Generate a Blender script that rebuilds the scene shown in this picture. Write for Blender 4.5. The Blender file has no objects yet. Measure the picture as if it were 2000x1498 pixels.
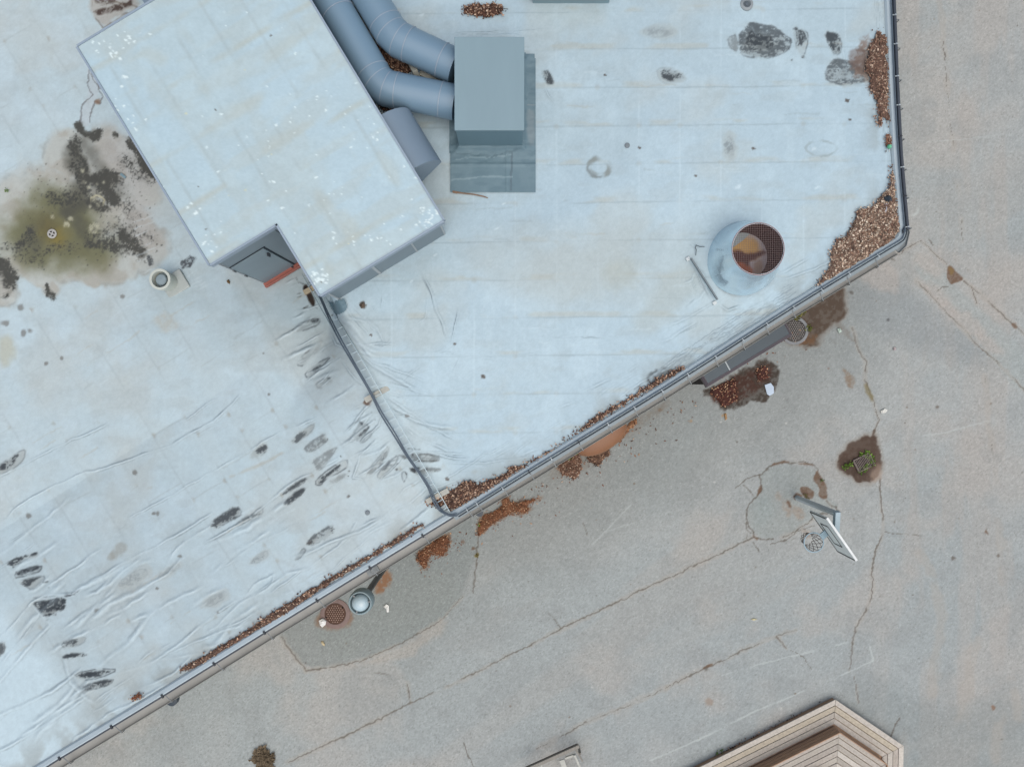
import bpy, math, random
import numpy as np
from mathutils import Vector

# ------------------------------------------------------------------ camera, sky, sun, exposure
S = bpy.context.scene
COL = S.collection
H = 19.0                       # flying height of the camera above the yard
F = 1386.0                     # focal length in photo pixels
cam = bpy.data.cameras.new('camera')
camo = bpy.data.objects.new('camera', cam)
COL.objects.link(camo)
camo.location = (0, 0, H)
cam.sensor_width = 36
cam.lens = F / 2000 * 36
cam.clip_end = 2000
S.camera = camo
wd = bpy.data.worlds.new('World')
S.world = wd
wd.use_nodes = True
nt = wd.node_tree
bg = nt.nodes['Background']
sky = nt.nodes.new('ShaderNodeTexSky')
sky.sky_type = 'NISHITA'
sky.sun_disc = False
sky.sun_elevation = math.radians(68)
sky.sun_rotation = math.radians(150)
sky.dust_density = 4.0
nt.links.new(sky.outputs[0], bg.inputs[0])
bg.inputs[1].default_value = 0.085
sl = bpy.data.lights.new('sun', 'SUN')
sl.energy = 1.5
sl.angle = math.radians(95)
sl.color = (1, .96, .9)
so = bpy.data.objects.new('sun', sl)
COL.objects.link(so)
so.rotation_euler = (math.radians(22), 0, math.radians(30))
S.view_settings.view_transform = 'Standard'
S.view_settings.look = 'None'
S.view_settings.gamma = 1
S.view_settings.exposure = 0.7
GAIN = np.array([.8923, .8804, .9161]) * 2 ** 0.7      # what white turns into under this sky

rnd = random.Random(7)
nrs = np.random.RandomState(11)


def lin(c):
    c = np.asarray(c, float) / 255
    return np.where(c < .04045, c / 12.92, ((c + .055) / 1.055) ** 2.4)


def A(c):                       # colour as seen under the open sky -> surface colour
    return np.clip(lin(c) / GAIN, 0, .92)


def W(px, py, z):               # photo pixel at height z -> place in the yard
    d = (H - z) / F
    return np.array([(px - 1000) * d, (749 - py) * d, z])


def PX(x, y, z):
    d = F / (H - z)
    return 1000 + x * d, 749 - y * d


# ------------------------------------------------------------------ noise
_lat = [np.random.RandomState(100 + i).rand(256, 256) for i in range(6)]


def vnoise(x, y, s, seed=0):
    x = np.asarray(x, float) / s + seed * 17.31
    y = np.asarray(y, float) / s + seed * 9.77
    xi = np.floor(x).astype(int)
    yi = np.floor(y).astype(int)
    fx = x - xi
    fy = y - yi
    fx = fx * fx * (3 - 2 * fx)
    fy = fy * fy * (3 - 2 * fy)
    L = _lat[seed % 6]
    a = L[xi & 255, yi & 255]
    b = L[(xi + 1) & 255, yi & 255]
    c = L[xi & 255, (yi + 1) & 255]
    d = L[(xi + 1) & 255, (yi + 1) & 255]
    return (a * (1 - fx) + b * fx) * (1 - fy) + (c * (1 - fx) + d * fx) * fy


def fbm(x, y, s, oct=4, seed=0, g=.5):
    t = 0
    a = 1
    n = 0
    for i in range(oct):
        t = t + a * vnoise(x, y, s / 2 ** i, seed + i)
        n += a
        a *= g
    return t / n


def sstep(a, b, x):
    t = np.clip((x - a) / (b - a), 0, 1)
    return t * t * (3 - 2 * t)


def seg_dist(u, v, pts, closed=False):
    d = np.full(np.shape(u), 1e9)
    n = len(pts)
    for i in range(n if closed else n - 1):
        ax, ay = pts[i][:2]
        bx, by = pts[(i + 1) % n][:2]
        dx, dy = bx - ax, by - ay
        L = dx * dx + dy * dy + 1e-9
        t = np.clip(((u - ax) * dx + (v - ay) * dy) / L, 0, 1)
        d = np.minimum(d, np.hypot(u - ax - t * dx, v - ay - t * dy))
    return d


def inside(u, v, pts):
    r = np.zeros(np.shape(u), bool)
    n = len(pts)
    for i in range(n):
        ax, ay = pts[i][:2]
        bx, by = pts[(i + 1) % n][:2]
        if ay == by:
            continue
        c = (ay > v) != (by > v)
        r ^= c & (u < (bx - ax) * (v - ay) / (by - ay) + ax)
    return r


def sdist(u, v, pts):           # > 0 inside
    d = seg_dist(u, v, pts, True)
    return np.where(inside(u, v, pts), d, -d)


def ell(cx, cy, L, w, ang, n=18, point=1.0):
    a = math.radians(ang)
    out = []
    for i in range(n):
        t = 2 * math.pi * i / n
        x = L / 2 * math.cos(t)
        y = w / 2 * math.copysign(abs(math.sin(t)) ** point, math.sin(t))
        out.append((cx + x * math.cos(a) - y * math.sin(a), cy + x * math.sin(a) + y * math.cos(a)))
    return out


def chaikin(p, n=2):
    for _ in range(n):
        q = []
        for i in range(len(p)):
            a, b = p[i], p[(i + 1) % len(p)]
            q.append((a[0] * .78 + b[0] * .22, a[1] * .78 + b[1] * .22))
            q.append((a[0] * .22 + b[0] * .78, a[1] * .22 + b[1] * .78))
        p = q
    return p


class Paint:
    """weathering of one surface: its own stains, dirt and creases, addressed in photo pixels"""

    def __init__(s, U, V, base):
        s.U = U
        s.V = V
        s.c = np.empty((len(U), 3))
        s.c[:] = base
        s.dz = np.zeros(len(U))
        s.k = 0

    def sub(s, pts, pad):
        xs = [p[0] for p in pts]
        ys = [p[1] for p in pts]
        return np.flatnonzero((s.U > min(xs) - pad) & (s.U < max(xs) + pad) & (s.V > min(ys) - pad) & (s.V < max(ys) + pad))

    def mix(s, i, m, col):
        m = m[:, None]
        s.c[i] = s.c[i] * (1 - m) + np.asarray(col, float) * m

    def poly(s, pts, col, a=1, soft=3, rough=4, rs=14, grain=0, gs=3, halo=None):
        s.k += 1
        if 4 <= len(pts) <= 16:
            pts = chaikin(list(pts), 1)
        i = s.sub(pts, soft + rough + 8)
        if not len(i):
            return
        u = s.U[i]
        v = s.V[i]
        d = sdist(u, v, pts) + (fbm(u, v, rs, 4, s.k % 50) - .5) * 2 * rough
        m = sstep(-soft, soft, d) * a
        if halo is not None:
            s.mix(i, sstep(-soft - 7, 0, d) * .45, halo)
        if grain:
            g = fbm(u, v, gs * 3, 3, (s.k + 7) % 50, .8)
            m = m * np.clip(1 - grain + grain * sstep(.40, .58, g) * 1.5, 0, 1)
        s.mix(i, m, col)

    def edge(s, pts, col, w=1.6, a=.7, rough=3, rs=14):      # a tide line round a dried puddle
        s.k += 1
        i = s.sub(pts, w + rough + 6)
        if not len(i):
            return
        u = s.U[i]
        v = s.V[i]
        d = np.abs(sdist(u, v, pts) + (fbm(u, v, rs, 4, s.k % 50) - .5) * 2 * rough)
        m = (1 - sstep(w * .4, w * 1.3, d)) * a * sstep(.3, .6, fbm(u, v, 22, 2, s.k % 40))
        s.mix(i, m, col)

    def line(s, pts, col, w=2, a=.8, wob=2, brk=0, ws=14):
        s.k += 1
        i = s.sub(pts, w * 2 + wob + 4)
        if not len(i):
            return
        u = s.U[i] + (fbm(s.U[i], s.V[i], ws, 3, s.k % 50) - .5) * 2 * wob
        v = s.V[i] + (fbm(s.U[i], s.V[i], ws, 3, (s.k + 9) % 50) - .5) * 2 * wob
        u = u + (vnoise(s.U[i], s.V[i], 4.5, s.k % 40) - .5) * min(2.2, wob)
        v = v + (vnoise(s.U[i], s.V[i], 4.5, (s.k + 2) % 40) - .5) * min(2.2, wob)
        ww = w * (.35 + 1.3 * fbm(u, v, 22, 3, (s.k + 3) % 50) ** 1.2)
        d = seg_dist(u, v, pts)
        m = (1 - sstep(ww * .35, ww, d)) * a
        if brk:
            m = m * sstep(brk - .12, brk + .12, fbm(u, v, 40, 2, (s.k + 5) % 50))
        s.mix(i, m, col)

    def crease(s, pts, h=.02, w=4, dirt=.35, light=.35, wob=2):   # raised fold: highlight painted on the crest, dirt and painted shade along one foot
        s.k += 1
        i = s.sub(pts, w * 3 + wob + 4)
        if not len(i):
            return
        w = w * .55
        wob = wob + 1.5
        u = s.U[i] + (fbm(s.U[i], s.V[i], 30, 3, s.k % 50) - .5) * 2 * wob
        v = s.V[i] + (fbm(s.U[i], s.V[i], 30, 3, (s.k + 9) % 50) - .5) * 2 * wob
        d = seg_dist(u, v, pts)
        e = np.minimum(np.hypot(u - pts[0][0], v - pts[0][1]), np.hypot(u - pts[-1][0], v - pts[-1][1]))
        am = np.clip(e / 22, .0, 1) * (.15 + 1.3 * sstep(.25, .75, fbm(u, v, 38, 3, (s.k + 4) % 50)))
        s.dz[i] = np.maximum(s.dz[i], h * .62 * am * np.exp(-(d / (w * .8)) ** 2))
        # dirt and painted shade, stronger on the lower side of the fold
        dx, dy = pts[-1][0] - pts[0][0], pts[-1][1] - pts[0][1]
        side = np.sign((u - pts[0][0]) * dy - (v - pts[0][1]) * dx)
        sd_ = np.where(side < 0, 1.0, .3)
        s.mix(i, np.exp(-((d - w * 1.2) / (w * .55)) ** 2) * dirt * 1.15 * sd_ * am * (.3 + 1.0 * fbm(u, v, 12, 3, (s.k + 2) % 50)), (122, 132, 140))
        s.mix(i, np.exp(-(d / (w * .7)) ** 2) * light * .75 * am, (206, 221, 231))  # highlight painted into the colour of the crest

    def puddle(s, cx, cy, L, w, ang, dark=.8, outline=.6, col=(58, 66, 74), halo=(176, 178, 176), grain=.8, point=.8):
        a_ = math.radians(ang)
        prof = [(-.52, .0), (-.38, -.28), (-.1, -.44), (.2, -.47), (.44, -.42), (.52, -.12), (.47, .25), (.25, .46), (-.05, .5), (-.32, .36)]
        if point < .7:
            prof = ell(0, 0, 1, 1, 0, 14)

        def bl(k, kw, o=0):
            out = []
            for i_, (x, y) in enumerate(prof):
                x = x * L * k * (1 + .16 * (rnd.random() - .5)) + o
                y = y * w * kw * (1 + .4 * (rnd.random() - .5))
                out.append((cx + x * math.cos(a_) - y * math.sin(a_), cy + x * math.sin(a_) + y * math.cos(a_)))
            return out
        r = min(5, w * .22)
        s.poly(bl(1.25, 1.5), halo, .4, 5, r + 2, 14)
        p = bl(1, 1)
        s.poly(p, (152, 154, 154), min(.6, dark * .7), 1.6, r, 9)
        s.poly(bl(.94, .9), (112, 114, 114), min(.7, dark * .8), 2, r, 7, .8, 2.0)
        s.poly(bl(.8, .66, -L * .06), col, min(1, dark * 1.1), 2, r + 2, 7, .97, 1.7)
        if outline:
            s.edge(p, (76, 82, 88), 1.3, outline * .85, r * .8, 9)

    def patch(s, z, o, dark=.7, outline=.5, tan=.5, core=None, col=(56, 62, 68)):
        # a dried-out puddle traced from the photo: o = (x, y, scale) of the crop it was traced in
        f = lambda P_: [(p[0] / o[2] + o[0], p[1] / o[2] + o[1]) for p in P_]
        s.k += 1
        k = s.k % 40
        raw = f(z)
        p = chaikin(raw, 1)
        i = s.sub(p, 14)
        if not len(i):
            return
        u, v = s.U[i], s.V[i]
        q = np.array(raw) - np.mean(raw, 0)
        w_, e_ = np.linalg.eigh(q.T @ q)
        ax = e_[:, 1]
        ut = u * ax[0] + v * ax[1]
        vt = -u * ax[1] + v * ax[0]
        if ax[0] < 0:
            vt = -vt
        smear = fbm(ut * .28, vt, 5.5, 4, k, .65)
        fine = fbm(u, v, 4.2, 3, k + 5, .8)
        big = fbm(u, v, 15, 3, k + 9)
        d = sdist(u, v, p) + (smear - .5) * 7 + (fine - .5) * 3
        s.mix(i, sstep(-7, 3, d) * tan * .5 * (.5 + big), (177, 178, 175))
        s.mix(i, sstep(-2.5, 3.5, d) * tan * (.35 + .9 * big) * .9, (150, 151, 149))
        dc = d if core is None else sdist(u, v, chaikin(f(core), 1)) + (smear - .5) * 8 + (fine - .5) * 4
        if dark:
            vc = (vt - vt[np.argmax(dc)]) / (np.sqrt(w_[0] / len(raw)) + 2)
            t = .44 * smear + .36 * fine + .20 * big - .05 * np.clip(vc, -1.5, 1.5)
            s.mix(i, sstep(-3, 5, dc) * dark * .65 * (.3 + 1.0 * big), (104, 108, 110))
            s.mix(i, sstep(-2, 3, dc) * sstep(.41, .54, t) * min(1, dark * 1.1), col)
        if outline:
            ln = np.exp(-(np.abs(sdist(u, v, p) + (fine - .5) * 2) / 1.3) ** 2) * sstep(.42, .62, fbm(u, v, 20, 2, k + 13))
            s.mix(i, ln * outline * .8, (84, 90, 96))

    def blot(s, z, o, col=(48, 53, 59), a=.92):
        s.poly(chaikin([(p[0] / o[2] + o[0], p[1] / o[2] + o[1]) for p in z]), col, a * .92, 1.5, 1.6, 4, .45, 1.6)

    def speck(s, x, y, r, col, a=.9, elong=1.0, ang=0):
        s.poly(ell(x, y, 2 * r * elong, 2 * r, ang, 10), col, a, max(.8, r * .4), r * .7, max(2.5, r * 1.2))


# ------------------------------------------------------------------ materials
def new_mat(name, rough=.7, metal=0.0, spec=.3):
    m = bpy.data.materials.new(name)
    m.use_nodes = True
    b = m.node_tree.nodes['Principled BSDF']
    b.inputs['Roughness'].default_value = rough
    b.inputs['Metallic'].default_value = metal
    b.inputs['Specular IOR Level'].default_value = spec
    return m, m.node_tree, b


def mat(name, rgb, rough=.6, metal=0.0, spec=.3, var=.12, scale=3.0, bump=0.0, streak=None):
    m, t, b = new_mat(name, rough, metal, spec)
    c = A(rgb)
    tc = t.nodes.new('ShaderNodeTexCoord')
    mp = t.nodes.new('ShaderNodeMapping')
    if streak:
        mp.inputs['Scale'].default_value = streak
    t.links.new(tc.outputs['Object'], mp.inputs[0])
    n = t.nodes.new('ShaderNodeTexNoise')
    n.inputs['Scale'].default_value = scale
    n.inputs['Detail'].default_value = 7
    n.inputs['Roughness'].default_value = .65
    t.links.new(mp.outputs[0], n.inputs['Vector'])
    r = t.nodes.new('ShaderNodeValToRGB')
    r.color_ramp.elements[0].position = .3
    r.color_ramp.elements[1].position = .7
    r.color_ramp.elements[0].color = (*np.clip(c * (1 - var), 0, 1), 1)
    r.color_ramp.elements[1].color = (*np.clip(c * (1 + var), 0, .95), 1)
    t.links.new(n.outputs[0], r.inputs[0])
    t.links.new(r.outputs[0], b.inputs['Base Color'])
    if bump:
        bp = t.nodes.new('ShaderNodeBump')
        bp.inputs['Strength'].default_value = bump
        bp.inputs['Distance'].default_value = .01
        t.links.new(n.outputs[0], bp.inputs['Height'])
        t.links.new(bp.outputs[0], b.inputs['Normal'])
    return m


def mat_col(name, rough=.75, spec=.25, grain=0.0, gscale=60, bump=0.0, rvar=0.0):
    """surface whose colour comes from the weathering attribute, with fine procedural grain on top"""
    m, t, b = new_mat(name, rough, 0, spec)
    at = t.nodes.new('ShaderNodeAttribute')
    at.attribute_name = 'Col'
    tc = t.nodes.new('ShaderNodeTexCoord')
    n = t.nodes.new('ShaderNodeTexNoise')
    n.inputs['Scale'].default_value = gscale
    n.inputs['Detail'].default_value = 4
    n.inputs['Roughness'].default_value = .7
    t.links.new(tc.outputs['Object'], n.inputs['Vector'])
    mr = t.nodes.new('ShaderNodeMapRange')
    mr.inputs['From Min'].default_value = .25
    mr.inputs['From Max'].default_value = .75
    mr.inputs['To Min'].default_value = 1 - grain
    mr.inputs['To Max'].default_value = 1 + grain
    t.links.new(n.outputs[0], mr.inputs[0])
    mx = t.nodes.new('ShaderNodeVectorMath')
    mx.operation = 'SCALE'
    t.links.new(at.outputs['Color'], mx.inputs[0])
    t.links.new(mr.outputs[0], mx.inputs['Scale'])
    t.links.new(mx.outputs[0], b.inputs['Base Color'])
    if bump:
        bp = t.nodes.new('ShaderNodeBump')
        bp.inputs['Strength'].default_value = bump
        bp.inputs['Distance'].default_value = .01
        t.links.new(n.outputs[0], bp.inputs['Height'])
        t.links.new(bp.outputs[0], b.inputs['Normal'])
    return m


# ------------------------------------------------------------------ mesh building
class MB:
    def __init__(s):
        s.v = []
        s.f = []
        s.c = []

    def add(s, vs, fs, col=None):
        o = len(s.v)
        s.v += [tuple(map(float, p)) for p in vs]
        for f in fs:
            s.f.append(tuple(i + o for i in f))
            s.c.append(col)

    def bar(s, p, q, w, h, up=(0, 0, 1), col=None):      # box from p to q, w wide, h high (centred)
        p = Vector(p)
        q = Vector(q)
        d = (q - p).normalized()
        up = Vector(up)
        if abs(d.dot(up)) > .98:
            up = Vector((1, 0, 0))
        x = d.cross(up).normalized() * (w / 2)
        y = x.cross(d).normalized() * (h / 2)
        vs = [p - x - y, p + x - y, p + x + y, p - x + y, q - x - y, q + x - y, q + x + y, q - x + y]
        s.add(vs, [(3, 2, 1, 0), (4, 5, 6, 7), (0, 1, 5, 4), (1, 2, 6, 5), (2, 3, 7, 6), (3, 0, 4, 7)], col)

    def box(s, c, sx, sy, sz, rot=0, col=None):          # c = centre of the bottom
        a = Vector((math.cos(rot) * sx / 2, math.sin(rot) * sx / 2, 0))
        c = Vector(c)
        up = Vector((0, 0, sz / 2))
        s.bar(c - a + up, c + a + up, sy, sz, (0, 0, 1), col)

    def tube(s, path, r, n=10, cap=True, col=None):
        P = [Vector(p) for p in path]
        rr = r if isinstance(r, (list, tuple)) else [r] * len(P)
        rings = []
        ref = None
        for i, p in enumerate(P):
            a = P[max(i - 1, 0)]
            b = P[min(i + 1, len(P) - 1)]
            d = (b - a).normalized()
            k = 1.0
            if 0 < i < len(P) - 1:
                d1 = (p - a).normalized()
                d2 = (b - p).normalized()
                d = (d1 + d2).normalized()
                k = 1 / max(.5, d.dot(d1))
                bn = d1.cross(d2)
            else:
                bn = Vector()
            if ref is None:
                ref = Vector((0, 0, 1)) if abs(d.z) < .9 else Vector((1, 0, 0))
            x = d.cross(ref).normalized()
            y = x.cross(d).normalized()
            ring = []
            for j in range(n):
                t = 2 * math.pi * j / n
                o = x * math.cos(t) + y * math.sin(t)
                if k > 1.0001 and bn.length > 1e-4:
                    m = bn.normalized().cross(d).normalized()
                    o = o + m * (o.dot(m) * (k - 1))
                ring.append(p + o * rr[i])
            rings.append(ring)
        vs = [q for g in rings for q in g]
        fs = []
        for i in range(len(P) - 1):
            for j in range(n):
                a = i * n + j
                b = i * n + (j + 1) % n
                fs.append((a, b, b + n, a + n))
        if cap:
            fs.append(tuple(range(n - 1, -1, -1)))
            fs.append(tuple((len(P) - 1) * n + j for j in range(n)))
        s.add(vs, fs, col)

    def lathe(s, c, prof, n=40, col=None, cap_top=False, cap_bot=False):
        c = Vector(c)
        vs = []
        for r, z in prof:
            for j in range(n):
                t = 2 * math.pi * j / n
                vs.append(c + Vector((r * math.cos(t), r * math.sin(t), z)))
        fs = []
        for i in range(len(prof) - 1):
            for j in range(n):
                a = i * n + j
                b = i * n + (j + 1) % n
                fs.append((a, b, b + n, a + n))
        if cap_bot:
            fs.append(tuple(range(n - 1, -1, -1)))
        if cap_top:
            fs.append(tuple((len(prof) - 1) * n + j for j in range(n)))
        s.add(vs, fs, col)

    def prism(s, pts, z0, z1, col=None, top=True, bottom=True):
        n = len(pts)
        if sum(pts[i][0] * pts[(i + 1) % n][1] - pts[(i + 1) % n][0] * pts[i][1] for i in range(n)) < 0:
            pts = pts[::-1]
        vs = [(p[0], p[1], z0) for p in pts] + [(p[0], p[1], z1) for p in pts]
        fs = [(i, (i + 1) % n, n + (i + 1) % n, n + i) for i in range(n)]
        if top:
            fs.append(tuple(range(n, 2 * n)))
        if bottom:
            fs.append(tuple(range(n - 1, -1, -1)))
        s.add(vs, fs, col)

    def build(s, name, m, parent=None, smooth=False, bevel=0.0):
        me = bpy.data.meshes.new(name)
        o = bpy.data.objects.new(name, me)
        COL.objects.link(o)
        off = Vector((0, 0, 0))
        if parent is None:
            xs = [v[0] for v in s.v]
            ys = [v[1] for v in s.v]
            off = Vector(((min(xs) + max(xs)) / 2, (min(ys) + max(ys)) / 2, min(v[2] for v in s.v)))
            o.location = off
        else:
            o.parent = parent
            if parent.type == 'EMPTY':
                o.location = -parent.location
            else:
                off = parent_off.get(parent.name, Vector((0, 0, 0)))
        parent_off[o.name] = off
        me.from_pydata([tuple(Vector(v) - off) for v in s.v], [], s.f)
        if any(c is not None for c in s.c):
            at = me.attributes.new('Col', 'FLOAT_COLOR', 'FACE')
            arr = np.ones((len(s.f), 4), np.float32)
            for i, c in enumerate(s.c):
                if c is not None:
                    arr[i, :3] = A(c)
            at.data.foreach_set('color', arr.ravel())
        me.materials.append(m)
        if smooth:
            me.shade_smooth()
            me.set_sharp_from_angle(angle=math.radians(40))
        if bevel:
            b = o.modifiers.new('bevel', 'BEVEL')
            b.width = bevel
            b.segments = 2
            b.limit_method = 'ANGLE'
        return o


parent_off = {}


def thing(name, loc, label, cat, group=None):
    o = bpy.data.objects.new(name, None)
    o.empty_display_size = .2
    COL.objects.link(o)
    o.location = Vector(tuple(map(float, loc)))
    return tag(o, label, cat, group)


def tag(o, label=None, cat=None, group=None, kind=None):
    if label:
        o['label'] = label
    if cat:
        o['category'] = cat
    if group:
        o['group'] = group
    if kind:
        o['kind'] = kind
    return o


def grid_obj(name, xs, ys, Z, colr, m, keep=None, parent=None):
    nx, ny = len(xs), len(ys)
    X, Y = np.meshgrid(xs, ys, indexing='ij')
    off = Vector((0, 0, 0))
    co = np.stack([X, Y, Z.reshape(nx, ny)], -1).reshape(-1, 3).astype(np.float32)
    i = np.arange((nx - 1) * (ny - 1))
    a = (i // (ny - 1)) * ny + i % (ny - 1)
    q = np.stack([a, a + ny, a + ny + 1, a + 1], 1)
    if keep is not None:
        k = keep.ravel()
        q = q[k[q[:, 0]] & k[q[:, 1]] & k[q[:, 2]] & k[q[:, 3]]]
        used = np.unique(q)
        re = np.full(len(co), -1)
        re[used] = np.arange(len(used))
        q = re[q]
        co = co[used]
        colr = colr[used]
    me = bpy.data.meshes.new(name)
    me.vertices.add(len(co))
    me.vertices.foreach_set('co', co.ravel())
    me.loops.add(q.size)
    me.loops.foreach_set('vertex_index', q.ravel().astype(np.int32))
    me.polygons.add(len(q))
    me.polygons.foreach_set('loop_start', (np.arange(len(q)) * 4).astype(np.int32))
    me.update(calc_edges=True)
    me.shade_smooth()
    at = me.attributes.new('Col', 'FLOAT_COLOR', 'POINT')
    at.data.foreach_set('color', np.concatenate([A(np.clip(colr, 0, 255)), np.ones((len(co), 1))], 1).astype(np.float32).ravel())
    me.materials.append(m)
    o = bpy.data.objects.new(name, me)
    COL.objects.link(o)
    if parent:
        o.parent = parent
        if parent.type == 'EMPTY':
            o.location = -parent.location
    return o


# ------------------------------------------------------------------ roof height
EZ = 5.0
EAVE_PX = [(-330, 1758), (121, 1476), (320.7, 1355), (519, 1232), (724, 1106.5), (885, 1008), (1033, 920),
           (1300, 757), (1545, 601), (1713.6, 498), (1752, 475), (1761, 466), (1765, 450), (1764, 440), (1752, 300), (1744, 150), (1738, 0), (1731, -160), (1724, -340)]
EAVE = [W(x, y, EZ) for x, y in EAVE_PX]
ROOF_POLY = [tuple(p[:2]) for p in EAVE] + [(-15, EAVE[-1][1]), (-15, EAVE[0][1])]
C_TOP = W(630, 578, 6.92)
D_TOP = W(540, 436, 6.92)
_cd = (D_TOP - C_TOP)[:2]
_cd = _cd / np.hypot(*_cd)
CDN = np.array([_cd[1], -_cd[0]])          # points to the right of the wing wall


def rz(x, y):
    x = np.asarray(x, float)
    y = np.asarray(y, float)
    d1 = seg_dist(x, y, [tuple(p[:2]) for p in EAVE[:11]])
    d2 = seg_dist(x, y, [tuple(p[:2]) for p in EAVE[12:]])
    d = np.clip(-.7 * np.log(np.exp(-d1 / .7) + np.exp(-d2 / .7)), 0, None)
    sd0 = (x - C_TOP[0]) * CDN[0] + (y - C_TOP[1]) * CDN[1]
    zr = EZ + .75 * sstep(0, 4.0, d)
    zl = EZ - .85 * np.clip(d / 4.6, 0, 1) ** 1.15 * (1 - .8 * sstep(2.6, .2, y) * sstep(-6.5, .0, sd0))
    sd = (x - C_TOP[0]) * CDN[0] + (y - C_TOP[1]) * CDN[1]
    w = .27 + 2.6 * sstep(2.3, -1.6, y) ** 1.3
    s = sstep(-w, .02, sd)
    return zl * (1 - s) + zr * s


def rzn(x, y):
    return rz(x, y) + (fbm(x, y, 1.1, 3, 40) - .5) * .05 + (fbm(x, y, .3, 2, 43) - .5) * .012


def yz(x, y):
    return (fbm(x, y, .9, 3, 50) - .5) * .02


def R(px, py, up=0.0):                       # photo pixel -> point on the roof
    z = EZ
    for _ in range(25):
        p = W(px, py, z)
        z = .5 * z + .5 * float(rzn(p[0], p[1]))
    p = W(px, py, z + up)
    return p


def RF(px, py, up=0.0):                      # the same near the eaves, where the roof is gentle
    z = EZ
    for _ in range(3):
        p = W(px, py, z)
        z = float(rzn(p[0], p[1]))
    return W(px, py, z + up)


def G(px, py, up=0.0):
    p = W(px, py, 0)
    p[2] = float(yz(p[0], p[1])) + up
    return p

# ------------------------------------------------------------------ the roof sheet, with its stains and folds
def axis_lines(a, b, step, far_a, far_b):
    n = int(round((b - a) / step))
    core = np.linspace(a, b, n + 1)
    lo = []
    s = step
    x = a
    while x > far_a:
        s *= 1.5
        x = max(far_a, x - s)
        lo.append(x)
    hi = []
    s = step
    x = b
    while x < far_b:
        s *= 1.5
        x = min(far_b, x + s)
        hi.append(x)
    return np.concatenate([np.array(lo[::-1]), core, np.array(hi)])


LA = -33                                    # run of the panels on the left roof, degrees in the photo
ROOF_LITTER = []


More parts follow.
